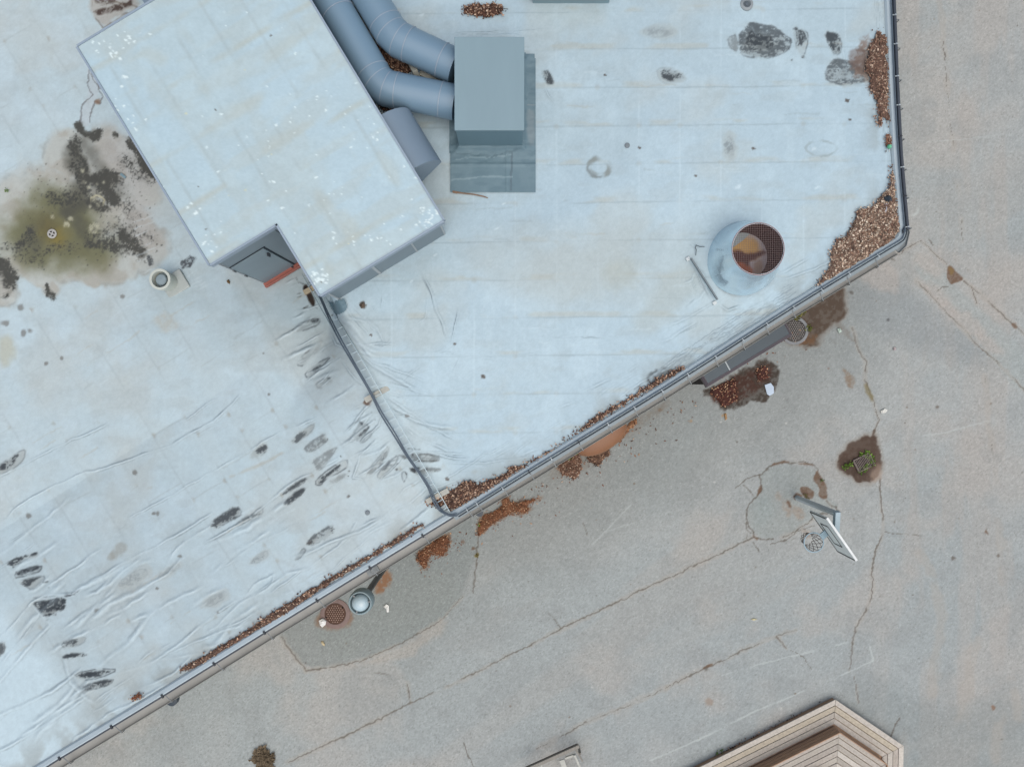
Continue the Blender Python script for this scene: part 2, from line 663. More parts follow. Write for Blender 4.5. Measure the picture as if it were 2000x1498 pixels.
def paint_roof(U, V, X, Y):
    P = Paint(U, V, (190, 206, 216))
    # broad tone: bluish where rain washes, greyer and tan where dust settles
    sd = (X - C_TOP[0]) * CDN[0] + (Y - C_TOP[1]) * CDN[1]
    right = sstep(-.3, .3, sd)
    P.c += right[:, None] * np.array([-7, -7, -5])
    n1 = sstep(.38, .66, fbm(U, V, 210, 4, 1))
    P.mix(slice(None), n1 * .5, (183, 197, 206))
    n2 = sstep(.48, .70, fbm(U + V * .6, V - U * .2, 130, 5, 2))
    P.mix(slice(None), n2 * .55, (186, 192, 194))
    n3 = sstep(.5, .68, fbm(U, V, 60, 5, 3))
    P.mix(slice(None), n3 * .38, (196, 212, 224))
    n4 = sstep(.54, .72, fbm(U * .5 + V * .2, V, 24, 5, 4))
    P.mix(slice(None), n4 * .22, (172, 180, 184))
    # panel seams: two lays of sheet
    ca, sa = math.cos(math.radians(58.5)), math.sin(math.radians(58.5))
    wob = (fbm(U, V, 90, 2, 5) - .5) * 10
    a = U * ca + V * sa + wob
    b = -U * sa + V * ca + wob * .6
    L = 1 - right
    fb = np.abs((b / 76) % 1 - .5) * 76
    m = (1 - sstep(.6, 3.6, fb)) * L * (.1 + .75 * sstep(.3, .7, fbm(U, V, 70, 3, 6)))
    P.mix(slice(None), m * .30, (160, 171, 179))
    m = sstep(.5, .0, np.abs((b / 76) % 1 - .42)) * L * fbm(U, V, 50, 3, 7)
    P.mix(slice(None), m * .16, (184, 180, 172))
    fa = np.abs(((a + 40 * np.floor(b / 76 + .5)) / 148) % 1 - .5) * 148
    m = (1 - sstep(.6, 2.2, fa)) * L * sstep(.35, .7, fbm(U, V, 60, 3, 8))
    P.mix(slice(None), m * .35, (166, 174, 178))
    # tan blots where the seams cross
    m = (1 - sstep(2, 8, np.hypot(fa, fb * .8))) * L * sstep(.45, .7, fbm(U, V, 40, 2, 9))
    P.mix(slice(None), m * .5, (162, 157, 148))
    fv = np.abs(((V + wob * .35 + U * .012) / 74.5) % 1 - .5) * 74.5
    m = (1 - sstep(.6, 2.1, fv)) * right * (.2 + .8 * sstep(.35, .65, fbm(U, V, 90, 3, 10)))
    P.mix(slice(None), m * .48, (154, 166, 174))
    fv2 = np.abs(((V + wob * .35 + U * .012 + 6) / 74.5) % 1 - .5) * 74.5
    m = (1 - sstep(2, 9, fv2)) * right * sstep(.48, .7, fbm(U, V * 3, 60, 3, 11))
    P.mix(slice(None), m * .38, (184, 178, 166))
    fu = np.abs(((U + wob * .3) / 80.5) % 1 - .5) * 80.5
    m = (1 - sstep(.6, 2.2, fu)) * right * sstep(.42, .68, fbm(U, V, 80, 3, 12))
    P.mix(slice(None), m * .35, (206, 220, 230))
    m = (1 - sstep(2, 8, np.hypot(fu, fv))) * right * sstep(.5, .7, fbm(U, V, 60, 2, 13))
    P.mix(slice(None), m * .25, (166, 160, 150))
    P.mix(slice(None), sstep(60, -60, U + (V - 1500) * -.62 - 210 + (fbm(U, V, 90, 3, 33) - .5) * 160) * sstep(1000, 1200, V) * .9, (204, 221, 232))
    # run-off streaks on the right slope
    st = sstep(.5, .72, fbm(U * 3.2, V, 70, 4, 14)) * right
    P.mix(slice(None), st * .2, (196, 210, 220))

    # --- the mouldy pond round the drain: films of algae and mould, thick in the middle, breaking into dots
    ii = np.flatnonzero((U < 345) & (V < 640) & (V > 150))
    u, v = U[ii], V[ii]
    wu = u + (fbm(u, v, 34, 4, 11) - .5) * 26
    wv = v + (fbm(u, v, 34, 4, 12) - .5) * 26

    def field(caps):
        f = np.zeros(len(u))
        for x0, y0, x1, y1, r, k in caps:
            d = seg_dist(wu, wv, [(x0, y0), (x1, y1)])
            f = np.maximum(f, k * np.exp(-(d / r) ** 2))
        return f
    tanf = field([(-40, 470, 60, 430, 70, 1), (60, 420, 200, 420, 95, 1), (130, 300, 170, 330, 46, 1), (200, 300, 270, 360, 52, 1), (250, 430, 280, 480, 50, 1), (40, 500, 230, 505, 46, 1), (60, 530, 100, 560, 22, .8), (170, 535, 175, 548, 16, .8), (0, 540, 10, 580, 30, .7)])
    m = sstep(.24, .56, tanf + (fbm(u, v, 30, 5, 13) - .5) * .34)
    P.mix(ii, m * .7, (184, 181, 175))
    P.mix(ii, np.exp(-((m - .45) / .3) ** 2) * sstep(.4, .7, fbm(u, v, 24, 3, 15)) * .35, (136, 134, 128))
    P.mix(ii, m * sstep(.45, .65, fbm(u, v, 46, 5, 14)) * .45, (160, 152, 142))
    pink = field([(225, 300, 270, 360, 40, 1), (270, 400, 285, 470, 34, 1)])
    P.mix(ii, pink * .4, (178, 172, 172))
    olive = field([(60, 450, 150, 450, 62, 1), (90, 400, 150, 420, 46, .9), (60, 490, 190, 490, 46, .9), (140, 400, 170, 440, 40, .7), (20, 480, 40, 470, 50, .5)])
    P.mix(ii, sstep(.1, .95, olive + (fbm(u, v, 26, 5, 16) - .5) * .35) * .85, (100, 98, 68))
    P.mix(ii, field([(92, 448, 112, 462, 20, 1)]) * .55, (134, 112, 44))
    film = field([(150, 300, 158, 350, 26, .8), (168, 275, 206, 350, 18, .55), (150, 370, 160, 400, 30, .7), (170, 350, 225, 375, 30, .6), (130, 420, 160, 395, 22, .8), (150, 430, 170, 470, 26, .6), (60, 470, 100, 440, 34, .5)])
    P.mix(ii, sstep(.15, .9, film + (fbm(u, v, 20, 4, 17) - .5) * .3) * .82, (76, 75, 68))
    mould = field([(152, 240, 160, 256, 12, 1.1), (166, 258, 186, 262, 13, 1.0), (150, 280, 160, 330, 20, .86), (148, 330, 160, 372, 20, .86), (165, 350, 225, 352, 20, .98), (200, 352, 222, 390, 24, 1.05), (176, 392, 200, 408, 17, 1.05), (205, 410, 212, 412, 12, .9),
                   (100, 388, 140, 390, 26, .78), (36, 478, 60, 455, 22, .74), (20, 480, 60, 500, 26, .62), (70, 485, 140, 485, 26, .58), (180, 470, 240, 478, 24, .84), (240, 460, 262, 480, 24, .95), (262, 478, 278, 500, 20, .85), (190, 460, 260, 455, 36, .62),
                   (252, 282, 300, 346, 11, 1.0), (245, 320, 290, 350, 28, .62), (226, 266, 228, 268, 7, .95), (215, 360, 260, 420, 40, .55), (80, 505, 86, 520, 14, .6), (92, 560, 104, 578, 9, .9), (230, 440, 300, 470, 26, .55), (5, 520, 22, 545, 20, 1.0), (10, 575, 30, 556, 10, .7)])
    g1 = fbm(u, v, 9, 4, 18, .85)
    g2 = fbm(u, v, 3.6, 2, 19, .9)
    mk = sstep(.62, .82, mould * .56 + g1 * .22 + g2 * .44)
    P.mix(ii, mk * .9, (50, 51, 51))
    P.mix(ii, sstep(.42, .85, mould * .72 + g1 * .35) * .5, (88, 86, 78))
    for x, y, r in [(164, 356, 4), (203, 356, 3), (160, 334, 5), (196, 378, 2.5), (184, 392, 5), (176, 404, 3), (192, 400, 4), (172, 366, 4), (190, 360, 2.5), (184, 446, 11), (130, 438, 7), (138, 428, 5), (103, 424, 4)]:
        P.poly(ell(x, y, 2 * r, 2 * r, 0, 10), (188, 184, 164), .75, 2.5, r * .6, 5, .55, 2)
    P.edge(ell(190, 394, 26, 22, 0), (196, 188, 160), 2, .7, 3, 6)
    for k in range(9):
        y = 420 + k * 13
        P.line([(262 + k, y + 14), (300 + k * .5, y)], (206, 214, 220), 2.2, .45, 2, .5)
    for k in range(120):
        P.speck(40 + 270 * rnd.random(), 320 + 200 * rnd.random(), .7 + rnd.random() * .9, (66, 63, 58), .6)
    # the channel feeding it
    P.poly([(172, 130), (184, 150), (196, 172), (192, 185), (178, 212), (174, 250), (158, 245), (156, 216), (172, 190), (172, 168), (170, 140)], (190, 198, 206), .7, 3, 3, 10)
    for pl in ([(173, 132), (171, 170), (180, 184), (162, 206), (156, 236)], [(190, 165), (200, 190), (196, 202), (186, 196), (178, 214), (176, 240)], [(178, 140), (184, 160), (196, 176)]):
        P.line(pl, (96, 92, 94), 2, .55, 3)
    P.speck(190, 198, 6, (128, 96, 76), .7)
    P.poly([(176, -10), (196, 4), (262, -10), (274, 14), (236, 30), (204, 56), (186, 40), (178, 20)], (176, 168, 162), .75, 6, 7, 12)
    P.poly([(182, 22), (206, 18), (262, 0), (258, 14), (214, 26), (192, 32)], (62, 46, 40), .85, 3, 4, 8, .6, 2.5)
    P.poly([(180, -6), (200, 2), (230, -8), (226, 6), (190, 12)], (74, 60, 54), .75, 3, 4, 8, .7, 2.5)
    P.edge([(178, -6), (180, 25), (202, 56), (240, 32), (272, 16)], (90, 72, 62), 2, .45, 3)
    # vent pipe surroundings
    P.poly([(286, 500), (296, 498), (300, 520), (290, 522)], (64, 68, 72), .8, 2, 4, 6, .7, 2)
    P.poly([(355, 508), (378, 498), (384, 508), (370, 522), (352, 528)], (60, 64, 70), .8, 2, 5, 6, .7, 2)
    for k in range(10):
        P.line([(330 + 6 * k, 530 + 4 * k), (352 + 6 * k, 512 + 5 * k)], (206, 216, 224), 2, .5, 2, .45)

    # --- dried puddles, left roof
    Z1, Z2, Z3, Z4, Z5 = (560, 770, 5.874), (560, 540, 5.874), (0, 1040, 5.874), (0, 973, 2.853), (0, 490, 2.853)
    P.patch([(50, 555), (100, 490), (180, 410), (310, 335), (320, 370), (280, 430), (200, 500), (110, 555)], Z1, .5, .3, .5, [(50, 555), (100, 490), (180, 420), (240, 430), (160, 520), (110, 555)])
    P.patch([(205, 610), (260, 560), (330, 510), (440, 450), (460, 500), (480, 520), (400, 590), (300, 655), (230, 660)], Z1, .28, .3, .45)
    P.patch([(300, 760), (350, 720), (450, 660), (575, 605), (570, 640), (500, 740), (420, 850), (350, 880), (330, 820)], Z1, .22, .15, .4)
    P.patch([(340, 980), (480, 860), (690, 730), (705, 830), (600, 900), (420, 990), (400, 1040), (330, 1040)], Z1, .75, .95, .4, [(350, 990), (480, 880), (600, 800), (640, 830), (480, 930), (400, 1030)])
    P.patch([(470, 1000), (600, 930), (720, 890), (680, 940), (560, 1020)], Z1, .15, 0, .4)
    P.patch([(-60, 1150), (90, 1010), (200, 950), (240, 975), (100, 1080), (0, 1130)], Z1, .65, .3, .45)
    P.patch([(-40, 1260), (0, 1200), (100, 1110), (220, 1060), (190, 1120), (90, 1210), (20, 1270)], Z1, .75, .3, .45)
    for x, y, r in [(620, 712, 2), (715, 880, 1.6), (705, 940, 1.5), (718, 1168, 2), (470, 515, 1.6)]:
        P.speck(560 + x / 5.874, 770 + y / 5.874, r, (70, 68, 66), .8)
    P.patch([(690, 540), (760, 440), (850, 305), (900, 320), (950, 380), (850, 500), (770, 550)], Z1, .15, .9, .2)
    P.blot([(830, 320), (850, 305), (882, 345), (860, 358)], Z1)
    P.blot([(830, 470), (880, 410), (955, 365), (940, 395), (880, 450), (835, 482)], Z1)
    P.patch([(830, 550), (900, 470), (1000, 400), (980, 460), (880, 560)], Z1, .15, .5, .15)
    P.patch([(905, 900), (1000, 800), (1150, 590), (1172, 620), (1130, 760), (1000, 900), (930, 920)], Z1, .2, .8, .38)
    P.blot([(1085, 765), (1105, 725), (1122, 732), (1092, 772)], Z1)
    P.patch([(1030, 940), (1090, 850), (1190, 760), (1280, 690), (1260, 780), (1230, 830), (1140, 920), (1070, 975)], Z1, .6, .6, .4, [(1090, 870), (1180, 760), (1210, 800), (1120, 870)])
    for z in ([(1262, 790), (1275, 780), (1278, 802), (1264, 806)], [(1245, 865), (1260, 848), (1275, 858), (1258, 884)], [(1350, 890), (1366, 884), (1384, 915), (1370, 930)], [(1338, 1000), (1352, 978), (1362, 990), (1346, 1010)], [(970, 200), (980, 215), (972, 222)], [(1015, 290), (1024, 288), (1022, 298)],
              [(985, 530), (1005, 535), (1000, 542)], [(1290, 690), (1300, 700), (1285, 720), (1278, 705)]):
        P.blot(z, Z1, (58, 56, 56))
    P.patch([(1320, 900), (1345, 880), (1390, 930), (1350, 1005), (1325, 980)], Z1, .1, .6, .1)
    P.patch([(1415, 678), (1600, 680), (1750, 705), (1750, 768), (1600, 772), (1440, 750)], Z1, .25, .3, .3)
    P.blot([(1500, 680), (1620, 684), (1750, 700), (1748, 712), (1620, 698), (1500, 690)], Z1, (72, 74, 74), .85)
    P.blot([(1440, 748), (1600, 760), (1748, 758), (1745, 772), (1600, 774), (1450, 765)], Z1, (72, 74, 74), .85)
    P.blot([(1375, 620), (1450, 622), (1560, 640), (1450, 630)], Z1, (78, 82, 84), .8)
    P.blot([(1432, 688), (1452, 684), (1460, 712), (1440, 716)], Z1)
    P.blot([(1490, 765), (1515, 740), (1530, 770)], Z1)
    P.patch([(1395, 850), (1480, 838), (1640, 828), (1600, 922), (1490, 922)], Z1, .95, .4, .5)
    P.patch([(1620, 832), (1780, 850), (1740, 885), (1640, 900)], Z1, .3, .1, .35)
    P.patch([(1300, 690), (1350, 680), (1400, 720), (1340, 750)], Z1, .4, .7, .2)
    P.blot([(1820, 952), (1850, 945), (1862, 962), (1840, 972)], Z1, (96, 92, 90), .7)
    P.patch([(10, 640), (120, 560), (340, 465), (380, 480), (370, 550), (200, 620), (30, 660)], Z2, .12, .8, .2)
    P.blot([(262, 512), (300, 482), (372, 480), (352, 522), (310, 536)], Z2, (66, 72, 78))
    P.blot([(50, 618), (150, 560), (260, 505), (262, 515), (150, 575), (60, 624)], Z2, (76, 80, 84), .8)
    P.patch([(110, 1020), (150, 920), (280, 830), (420, 760), (330, 900), (180, 1030)], Z2, .1, .75, .12)
    P.blot([(190, 890), (230, 850), (275, 826), (240, 870), (200, 900)], Z2, (80, 82, 84), .75)
    P.patch([(205, 1110), (350, 990), (510, 915), (420, 1010), (330, 1110), (230, 1170)], Z2, .1, .9, .15)
    P.blot([(285, 1082), (330, 1038), (405, 1000), (372, 1070), (320, 1102)], Z2, (60, 64, 68))
    P.patch([(330, 1230), (420, 1170), (480, 1140), (545, 1200), (480, 1240), (360, 1290)], Z2, .75, .3, .3, [(400, 1190), (470, 1150), (530, 1200), (470, 1215)])
    for z in ([(168, 376), (215, 345), (262, 322), (230, 362)], [(305, 335), (325, 340), (362, 372), (335, 366)], [(104, 246), (140, 228), (182, 212), (150, 244)], [(146, 66), (180, 78), (245, 100), (235, 112), (180, 92)], [(100, 0), (118, 30), (140, 80), (126, 60)], [(505, 455), (525, 432), (522, 462)], [(110, 205), (160, 180), (170, 200)]):
        P.blot(z, Z2, (70, 68, 66), .85)
    P.patch([(85, 350), (200, 290), (430, 215), (430, 290), (300, 300), (240, 345), (160, 402), (130, 375)], Z3, .8, .2, .4, [(85, 352), (200, 288), (425, 215), (420, 245), (290, 282), (240, 340), (160, 400), (135, 370)])
    P.patch([(165, 500), (200, 430), (480, 368), (470, 440), (360, 480), (190, 518)], Z3, .3, .95, .2)
    P.blot([(182, 472), (262, 410), (440, 380), (452, 408), (330, 458), (220, 492)], Z3)
    P.patch([(210, 570), (300, 530), (500, 488), (520, 545), (440, 625), (360, 655), (300, 622), (250, 592)], Z3, .75, .5, .4, [(240, 575), (300, 535), (490, 492), (400, 560), (330, 620)])
    P.blot([(480, 565), (545, 550), (560, 565), (520, 574)], Z3, (66, 70, 74), .85)
    P.blot([(528, 630), (564, 626), (564, 636)], Z3, (66, 70, 74), .85)
    P.blot([(350, 748), (500, 735), (640, 722), (640, 730), (500, 744)], Z3, (120, 126, 132), .7)
    P.blot([(730, 722), (850, 680), (938, 632), (930, 650), (872, 694), (850, 714), (760, 736)], Z3, (62, 66, 72))
    P.patch([(375, 800), (500, 780), (760, 728), (742, 882), (600, 932), (520, 965), (440, 880)], Z3, .95, .2, .45)
    P.blot([(640, 880), (660, 850), (690, 880), (738, 812), (746, 880), (700, 898)], Z3)
    P.blot([(600, 945), (650, 935), (640, 950)], Z3, (80, 80, 82), .8)
    P.blot([(525, 1000), (555, 985), (548, 1010)], Z3, (92, 90, 86), .7)
    P.patch([(640, 1290), (720, 1250), (880, 1205), (1000, 1190), (960, 1270), (820, 1312), (700, 1332)], Z3, .7, .3, .4, [(690, 1272), (880, 1210), (885, 1282), (720, 1312)])
    P.patch([(710, 1418), (800, 1385), (1005, 1382), (960, 1412), (800, 1432), (740, 1442)], Z3, .85, 0, .4)
    P.patch([(-30, 1280), (40, 1240), (70, 1320), (30, 1400), (-30, 1430)], Z3, .5, .2, .5)
    P.patch([(410, 972), (560, 948), (665, 952), (560, 1000), (450, 1012)], Z4, .9, .9, .3, [(430, 976), (560, 958), (640, 964), (550, 990), (455, 1000)])
    P.patch([(443, 1076), (470, 1035), (635, 1003), (622, 1032), (520, 1062)], Z4, .8, .5, .45)
    P.patch([(1170, 160), (1200, 110), (1320, 40), (1352, 82), (1290, 122), (1200, 172)], Z4, .7, .5, .45)
    P.patch([(1310, 142), (1400, 80), (1460, 45), (1467, 86), (1400, 112), (1330, 158)], Z4, .6, .3, .35, [(1310, 142), (1390, 96), (1460, 78), (1400, 110), (1330, 155)])
    P.patch([(1703, 256), (1760, 190), (1850, 150), (1872, 176), (1800, 236), (1740, 262)], Z4, .5, .5, .4)
    P.blot([(1704, 252), (1735, 232), (1738, 250), (1715, 262)], Z4, (74, 72, 72), .85)
    P.patch([(1635, 342), (1690, 275), (1706, 290), (1670, 337)], Z4, .12, .6, .15)
    P.patch([(-20, 1210), (80, 1130), (142, 1103), (132, 1166), (60, 1226), (20, 1242), (-20, 1240)], Z5, .85, .5, .45, [(-20, 1210), (70, 1145), (110, 1130), (60, 1200), (10, 1225)])
    P.patch([(1395, 1142), (1420, 1100), (1480, 1060), (1492, 1110), (1440, 1152), (1400, 1158)], Z5, .7, .2, .5, [(1420, 1110), (1480, 1065), (1488, 1108), (1440, 1140)])
    for cx, cy, Ln, w, an, dk in [(505, 1090, 40, 14, -32, .2), (260, 1130, 60, 26, -25, .12), (420, 1170, 50, 18, -30, .12), (330, 1115, 46, 14, -28, .1)]:
        P.puddle(cx, cy, Ln, w, an, dk, .15)
    for cx, cy, r in [(224, 1083, 10), (236, 1074, 12), (216, 1088, 8)]:
        P.speck(cx, cy, r, (160, 160, 156), .6)
    for x, y, r in [(190, 1190, 4), (187, 1193, 3), (306, 1149, 3), (263, 922, 5), (45, 650, 6), (58, 646, 5), (10, 630, 6), (40, 600, 6), (120, 700, 4), (448, 548, 0.1), (300, 1003, 3),
                    (308, 1003, 4), (525, 770, 3), (514, 690, 2), (680, 970, 3), (55, 1008, 5), (352, 1086, 4), (240, 580, 4), (425, 1195, 3), (90, 710, 4)]:
        P.speck(x, y, r, (104, 100, 96), .6)
    P.poly([(-5, 660), (20, 650), (30, 690), (10, 720), (-5, 700)], (178, 172, 150), .5, 8, 6, 14)
    P.poly([(290, 620), (330, 605), (352, 640), (320, 655)], (184, 178, 168), .5, 8, 8, 14, .4, 3)
    P.poly([(520, 900), (560, 880), (520, 905), (430, 940)], (176, 168, 156), .5, 4, 4, 12)
    P.poly([(590, 560), (602, 556), (618, 594), (608, 600)], (48, 36, 30), .95, 2, 2.5, 7)
    P.poly([(601, 540), (612, 536), (628, 570), (622, 580)], (40, 34, 30), .8, 3, 3, 7)
    P.poly([(708, 786), (716, 778), (730, 776), (722, 792), (712, 792)], (92, 62, 46), .8, 2, 3, 6, .4, 2)
    P.poly([(702, 594), (712, 588), (716, 600), (706, 604)], (78, 66, 56), .75, 2, 4, 5, .6, 2)
    # --- right roof
    Z6 = (1300, 0, 2.853)
    P.patch([(410, 200), (430, 170), (480, 115), (530, 140), (600, 150), (660, 200), (705, 225), (680, 290), (590, 325), (520, 325), (440, 315), (412, 290)], Z6, .55, .7, .3)
    P.patch([(440, 230), (470, 170), (520, 190), (600, 210), (600, 260), (560, 290), (480, 290)], Z6, .85, 0, .3)
    P.patch([(345, 210), (400, 190), (405, 290), (360, 270)], Z6, .2, .5, .4)
    P.patch([(712, 150), (790, 175), (795, 230), (770, 320), (735, 290), (715, 220)], Z6, .75, .8, .3, [(712, 152), (780, 178), (780, 230), (740, 270), (718, 220)])
    P.patch([(885, 180), (960, 190), (985, 250), (970, 310), (930, 300), (905, 240)], Z6, .75, .4, .4)
    P.patch([(890, 400), (930, 330), (1010, 330), (1120, 400), (1120, 460), (1000, 480), (900, 450)], Z6, .5, .35, .4)
    P.patch([(-50, 385), (0, 378), (60, 385), (125, 430), (90, 465), (0, 470), (-40, 440)], Z6, .75, .2, .4, [(-30, 390), (20, 385), (110, 425), (80, 450), (-10, 450)])
    for z in ([(752, 318), (770, 312), (776, 324), (760, 328)], [(695, 335), (706, 334), (702, 342)], [(1015, 556), (1028, 552), (1026, 564)]):
        P.blot(z, Z6, (70, 70, 72), .85)
    P.patch([(1300, 395), (1350, 400), (1378, 470), (1340, 480)], (600, 0, 2.853), .75, .2, .4)
    for cx, cy, Ln, w, an, dk in [(1425, 287, 22, 44, 0, .2), (1286, 62, 60, 20, 0, .12)]:
        P.puddle(cx, cy, Ln, w, an, dk, .1, point=.6)
    P.poly([(1676, 84), (1700, 70), (1706, 190), (1690, 150), (1664, 150)], (122, 92, 78), .7, 7, 9, 9, .55, 2.6)
    P.poly([(1658, 96), (1690, 92), (1702, 120), (1698, 140), (1670, 138), (1656, 118)], (104, 82, 74), .75, 4, 5, 10, .4, 3)
    P.edge(ell(1170, 327, 40, 36, 0), (130, 132, 128), 6, .75, 2, 9)
    P.edge(ell(1170, 327, 44, 40, 0), (112, 116, 116), 3, .5, 2.5, 9)
    P.edge(ell(1605, 290, 62, 30, 0), (150, 158, 160), 2.4, .5, 3, 12)
    P.poly([(1255, 740), (1275, 722), (1340, 716), (1320, 742), (1275, 764)], (60, 66, 72), .8, 5, 8, 10, .75, 2.6)
    P.poly([(1180, 515), (1240, 500), (1250, 560), (1190, 570)], (174, 172, 160), .4, 14, 10, 18)
    P.poly([(880, 460), (1330, 430), (1380, 520), (1300, 600), (1000, 600)], (178, 180, 178), .35, 40, 20, 50)
    P.poly([(1390, 560), (1330, 600), (1290, 640), (1230, 650), (1280, 560), (1340, 520)], (176, 178, 174), .4, 18, 12, 30)
    for x, y, r in [(1249, 289, 2.5), (1182, 148, 2), (1472, 290, 3), (1660, 234, 2.5), (1359, 344, 2), (944, 735, 4), (888, 672, 2), (795, 812, 3), (725, 655, 2), (1655, 196, 3), (860, 205, 3), (822, 205, 3), (873, 936, 3)]:
        P.speck(x, y, r, (86, 76, 70), .85, 1.5, 20)
    for x, y, r in [(1442, 365, 4), (1596, 366, 2.5), (803, 550, 2.5), (850, 498, 2), (970, 447, 2.5), (984, 398, 2), (1590, 291, 3), (824, 30, 3)]:
        P.speck(x, y, r, (214, 225, 233), .6, 2.0, -30)
    # gutter-side dirt along the eaves
    de = seg_dist(X, Y, [tuple(p[:2]) for p in EAVE])
    P.mix(slice(None), sstep(.85, .2, de) * sstep(.42, .7, fbm(U, V, 40, 4, 21)) * .45, (150, 152, 150))
    for k in range(7):
        o = 6 + k * 4.2
        P.line([(1250 - o * .3, 790 - o), (1340 - o * .4, 722 - o), (1450 - o * .5, 653 - o), (1560 - o * .5, 586 - o)], (128, 138, 148), 1.6, .5, 3, .42)
        P.line([(1722 - k * 3, 0), (1731 - k * 3, 90), (1738 - k * 2.5, 260)], (146, 156, 164), 1.3, .35, 2, .45)

    # --- folds
    for pts, h, w, d, l in [
            ([(-10, 1258), (28, 1215), (60, 1176), (88, 1162), (144, 1159), (182, 1134), (230, 1105), (320, 1058), (420, 1000)], .03, 4.5, .5, .5),
            ([(-10, 935), (50, 905), (105, 876), (160, 852), (212, 826)], .03, 4, .55, .5), ([(-10, 1030), (40, 985), (105, 949), (165, 925), (224, 907), (329, 872), (420, 820), (470, 770)], .03, 4, .5, .45),
            ([(245, 1015), (330, 970), (445, 903), (540, 850), (620, 815)], .022, 3.5, .45, .35), ([(400, 1060), (487, 1012), (560, 950), (610, 925), (666, 890)], .03, 4.5, .5, .5),
            ([(231, 1316), (315, 1288), (400, 1275), (470, 1262)], .035, 5, .35, .6), ([(-10, 1120), (40, 1080), (70, 1060)], .02, 3, .4, .3), ([(10, 1062), (60, 1035)], .02, 2.5, .6, .3),
            ([(60, 1176), (110, 1230), (140, 1330), (185, 1375)], .03, 8, .15, .5), ([(-10, 1400), (100, 1350), (165, 1300)], .03, 6, .3, .5), ([(40, 1440), (120, 1380), (190, 1340)], .03, 6, .3, .4),
            ([(-10, 1340), (60, 1260), (110, 1210)], .025, 6, .3, .4), ([(0, 1300), (40, 1250), (90, 1180)], .02, 4, .3, .3), ([(-10, 1470), (80, 1420), (170, 1360)], .03, 6, .35, .4),
            ([(120, 1490), (150, 1440), (210, 1395), (280, 1362), (345, 1325)], .03, 5, .5, .4), ([(300, 1290), (420, 1235), (500, 1200)], .02, 4, .35, .3),
            ([(400, 1240), (470, 1180), (520, 1150), (560, 1120), (600, 1110)], .025, 5, .4, .4), ([(480, 1165), (500, 1140), (536, 1120), (530, 1140), (495, 1160)], .03, 4, .45, .5),
            ([(600, 1110), (680, 1050), (700, 1010)], .025, 4, .4, .45), ([(560, 1095), (640, 1060), (720, 1030), (760, 1000)], .03, 5, .4, .5),
            ([(752, 1002), (790, 955), (820, 935)], .03, 4, .6, .4), ([(760, 1005), (800, 980), (840, 950)], .025, 4, .35, .5), ([(700, 1030), (740, 1012), (750, 1003)], .03, 4, .4, .5), ([(360, 1200), (390, 1185), (420, 1168)], .025, 5, .35, .5),
            ([(345, 830), (390, 800), (440, 770)], .018, 3, .35, .3), ([(430, 1110), (500, 1060), (590, 1020)], .018, 4, .3, .3)]:
        P.crease(pts, h, w, d, l)
    # drapes at the step
    for pts in [[(580, 545), (560, 556)], [(566, 612), (640, 590)], [(570, 650), (632, 628), (640, 622)], [(576, 682), (634, 650)], [(582, 690), (640, 662)], [(578, 712), (650, 672), (668, 662)],
                [(590, 735), (660, 700)], [(596, 745), (664, 700), (676, 706)], [(612, 770), (652, 735)], [(610, 762), (650, 720)], [(668, 850), (712, 800), (735, 775)], [(680, 862), (735, 798)], [(676, 862), (700, 864), (730, 845)],
                [(700, 868), (740, 830), (745, 812)], [(712, 930), (760, 870), (770, 862)], [(724, 930), (775, 880), (790, 870)], [(742, 940), (792, 885)], [(762, 940), (800, 908)], [(640, 645), (655, 672), (690, 690)], [(664, 700), (690, 735), (712, 752)],
                [(690, 735), (720, 758)], [(700, 730), (725, 752)], [(705, 880), (690, 932), (720, 935)], [(690, 800), (712, 790)]]:
        P.crease(pts, .03, 3.4, .55, .5, 2.5)
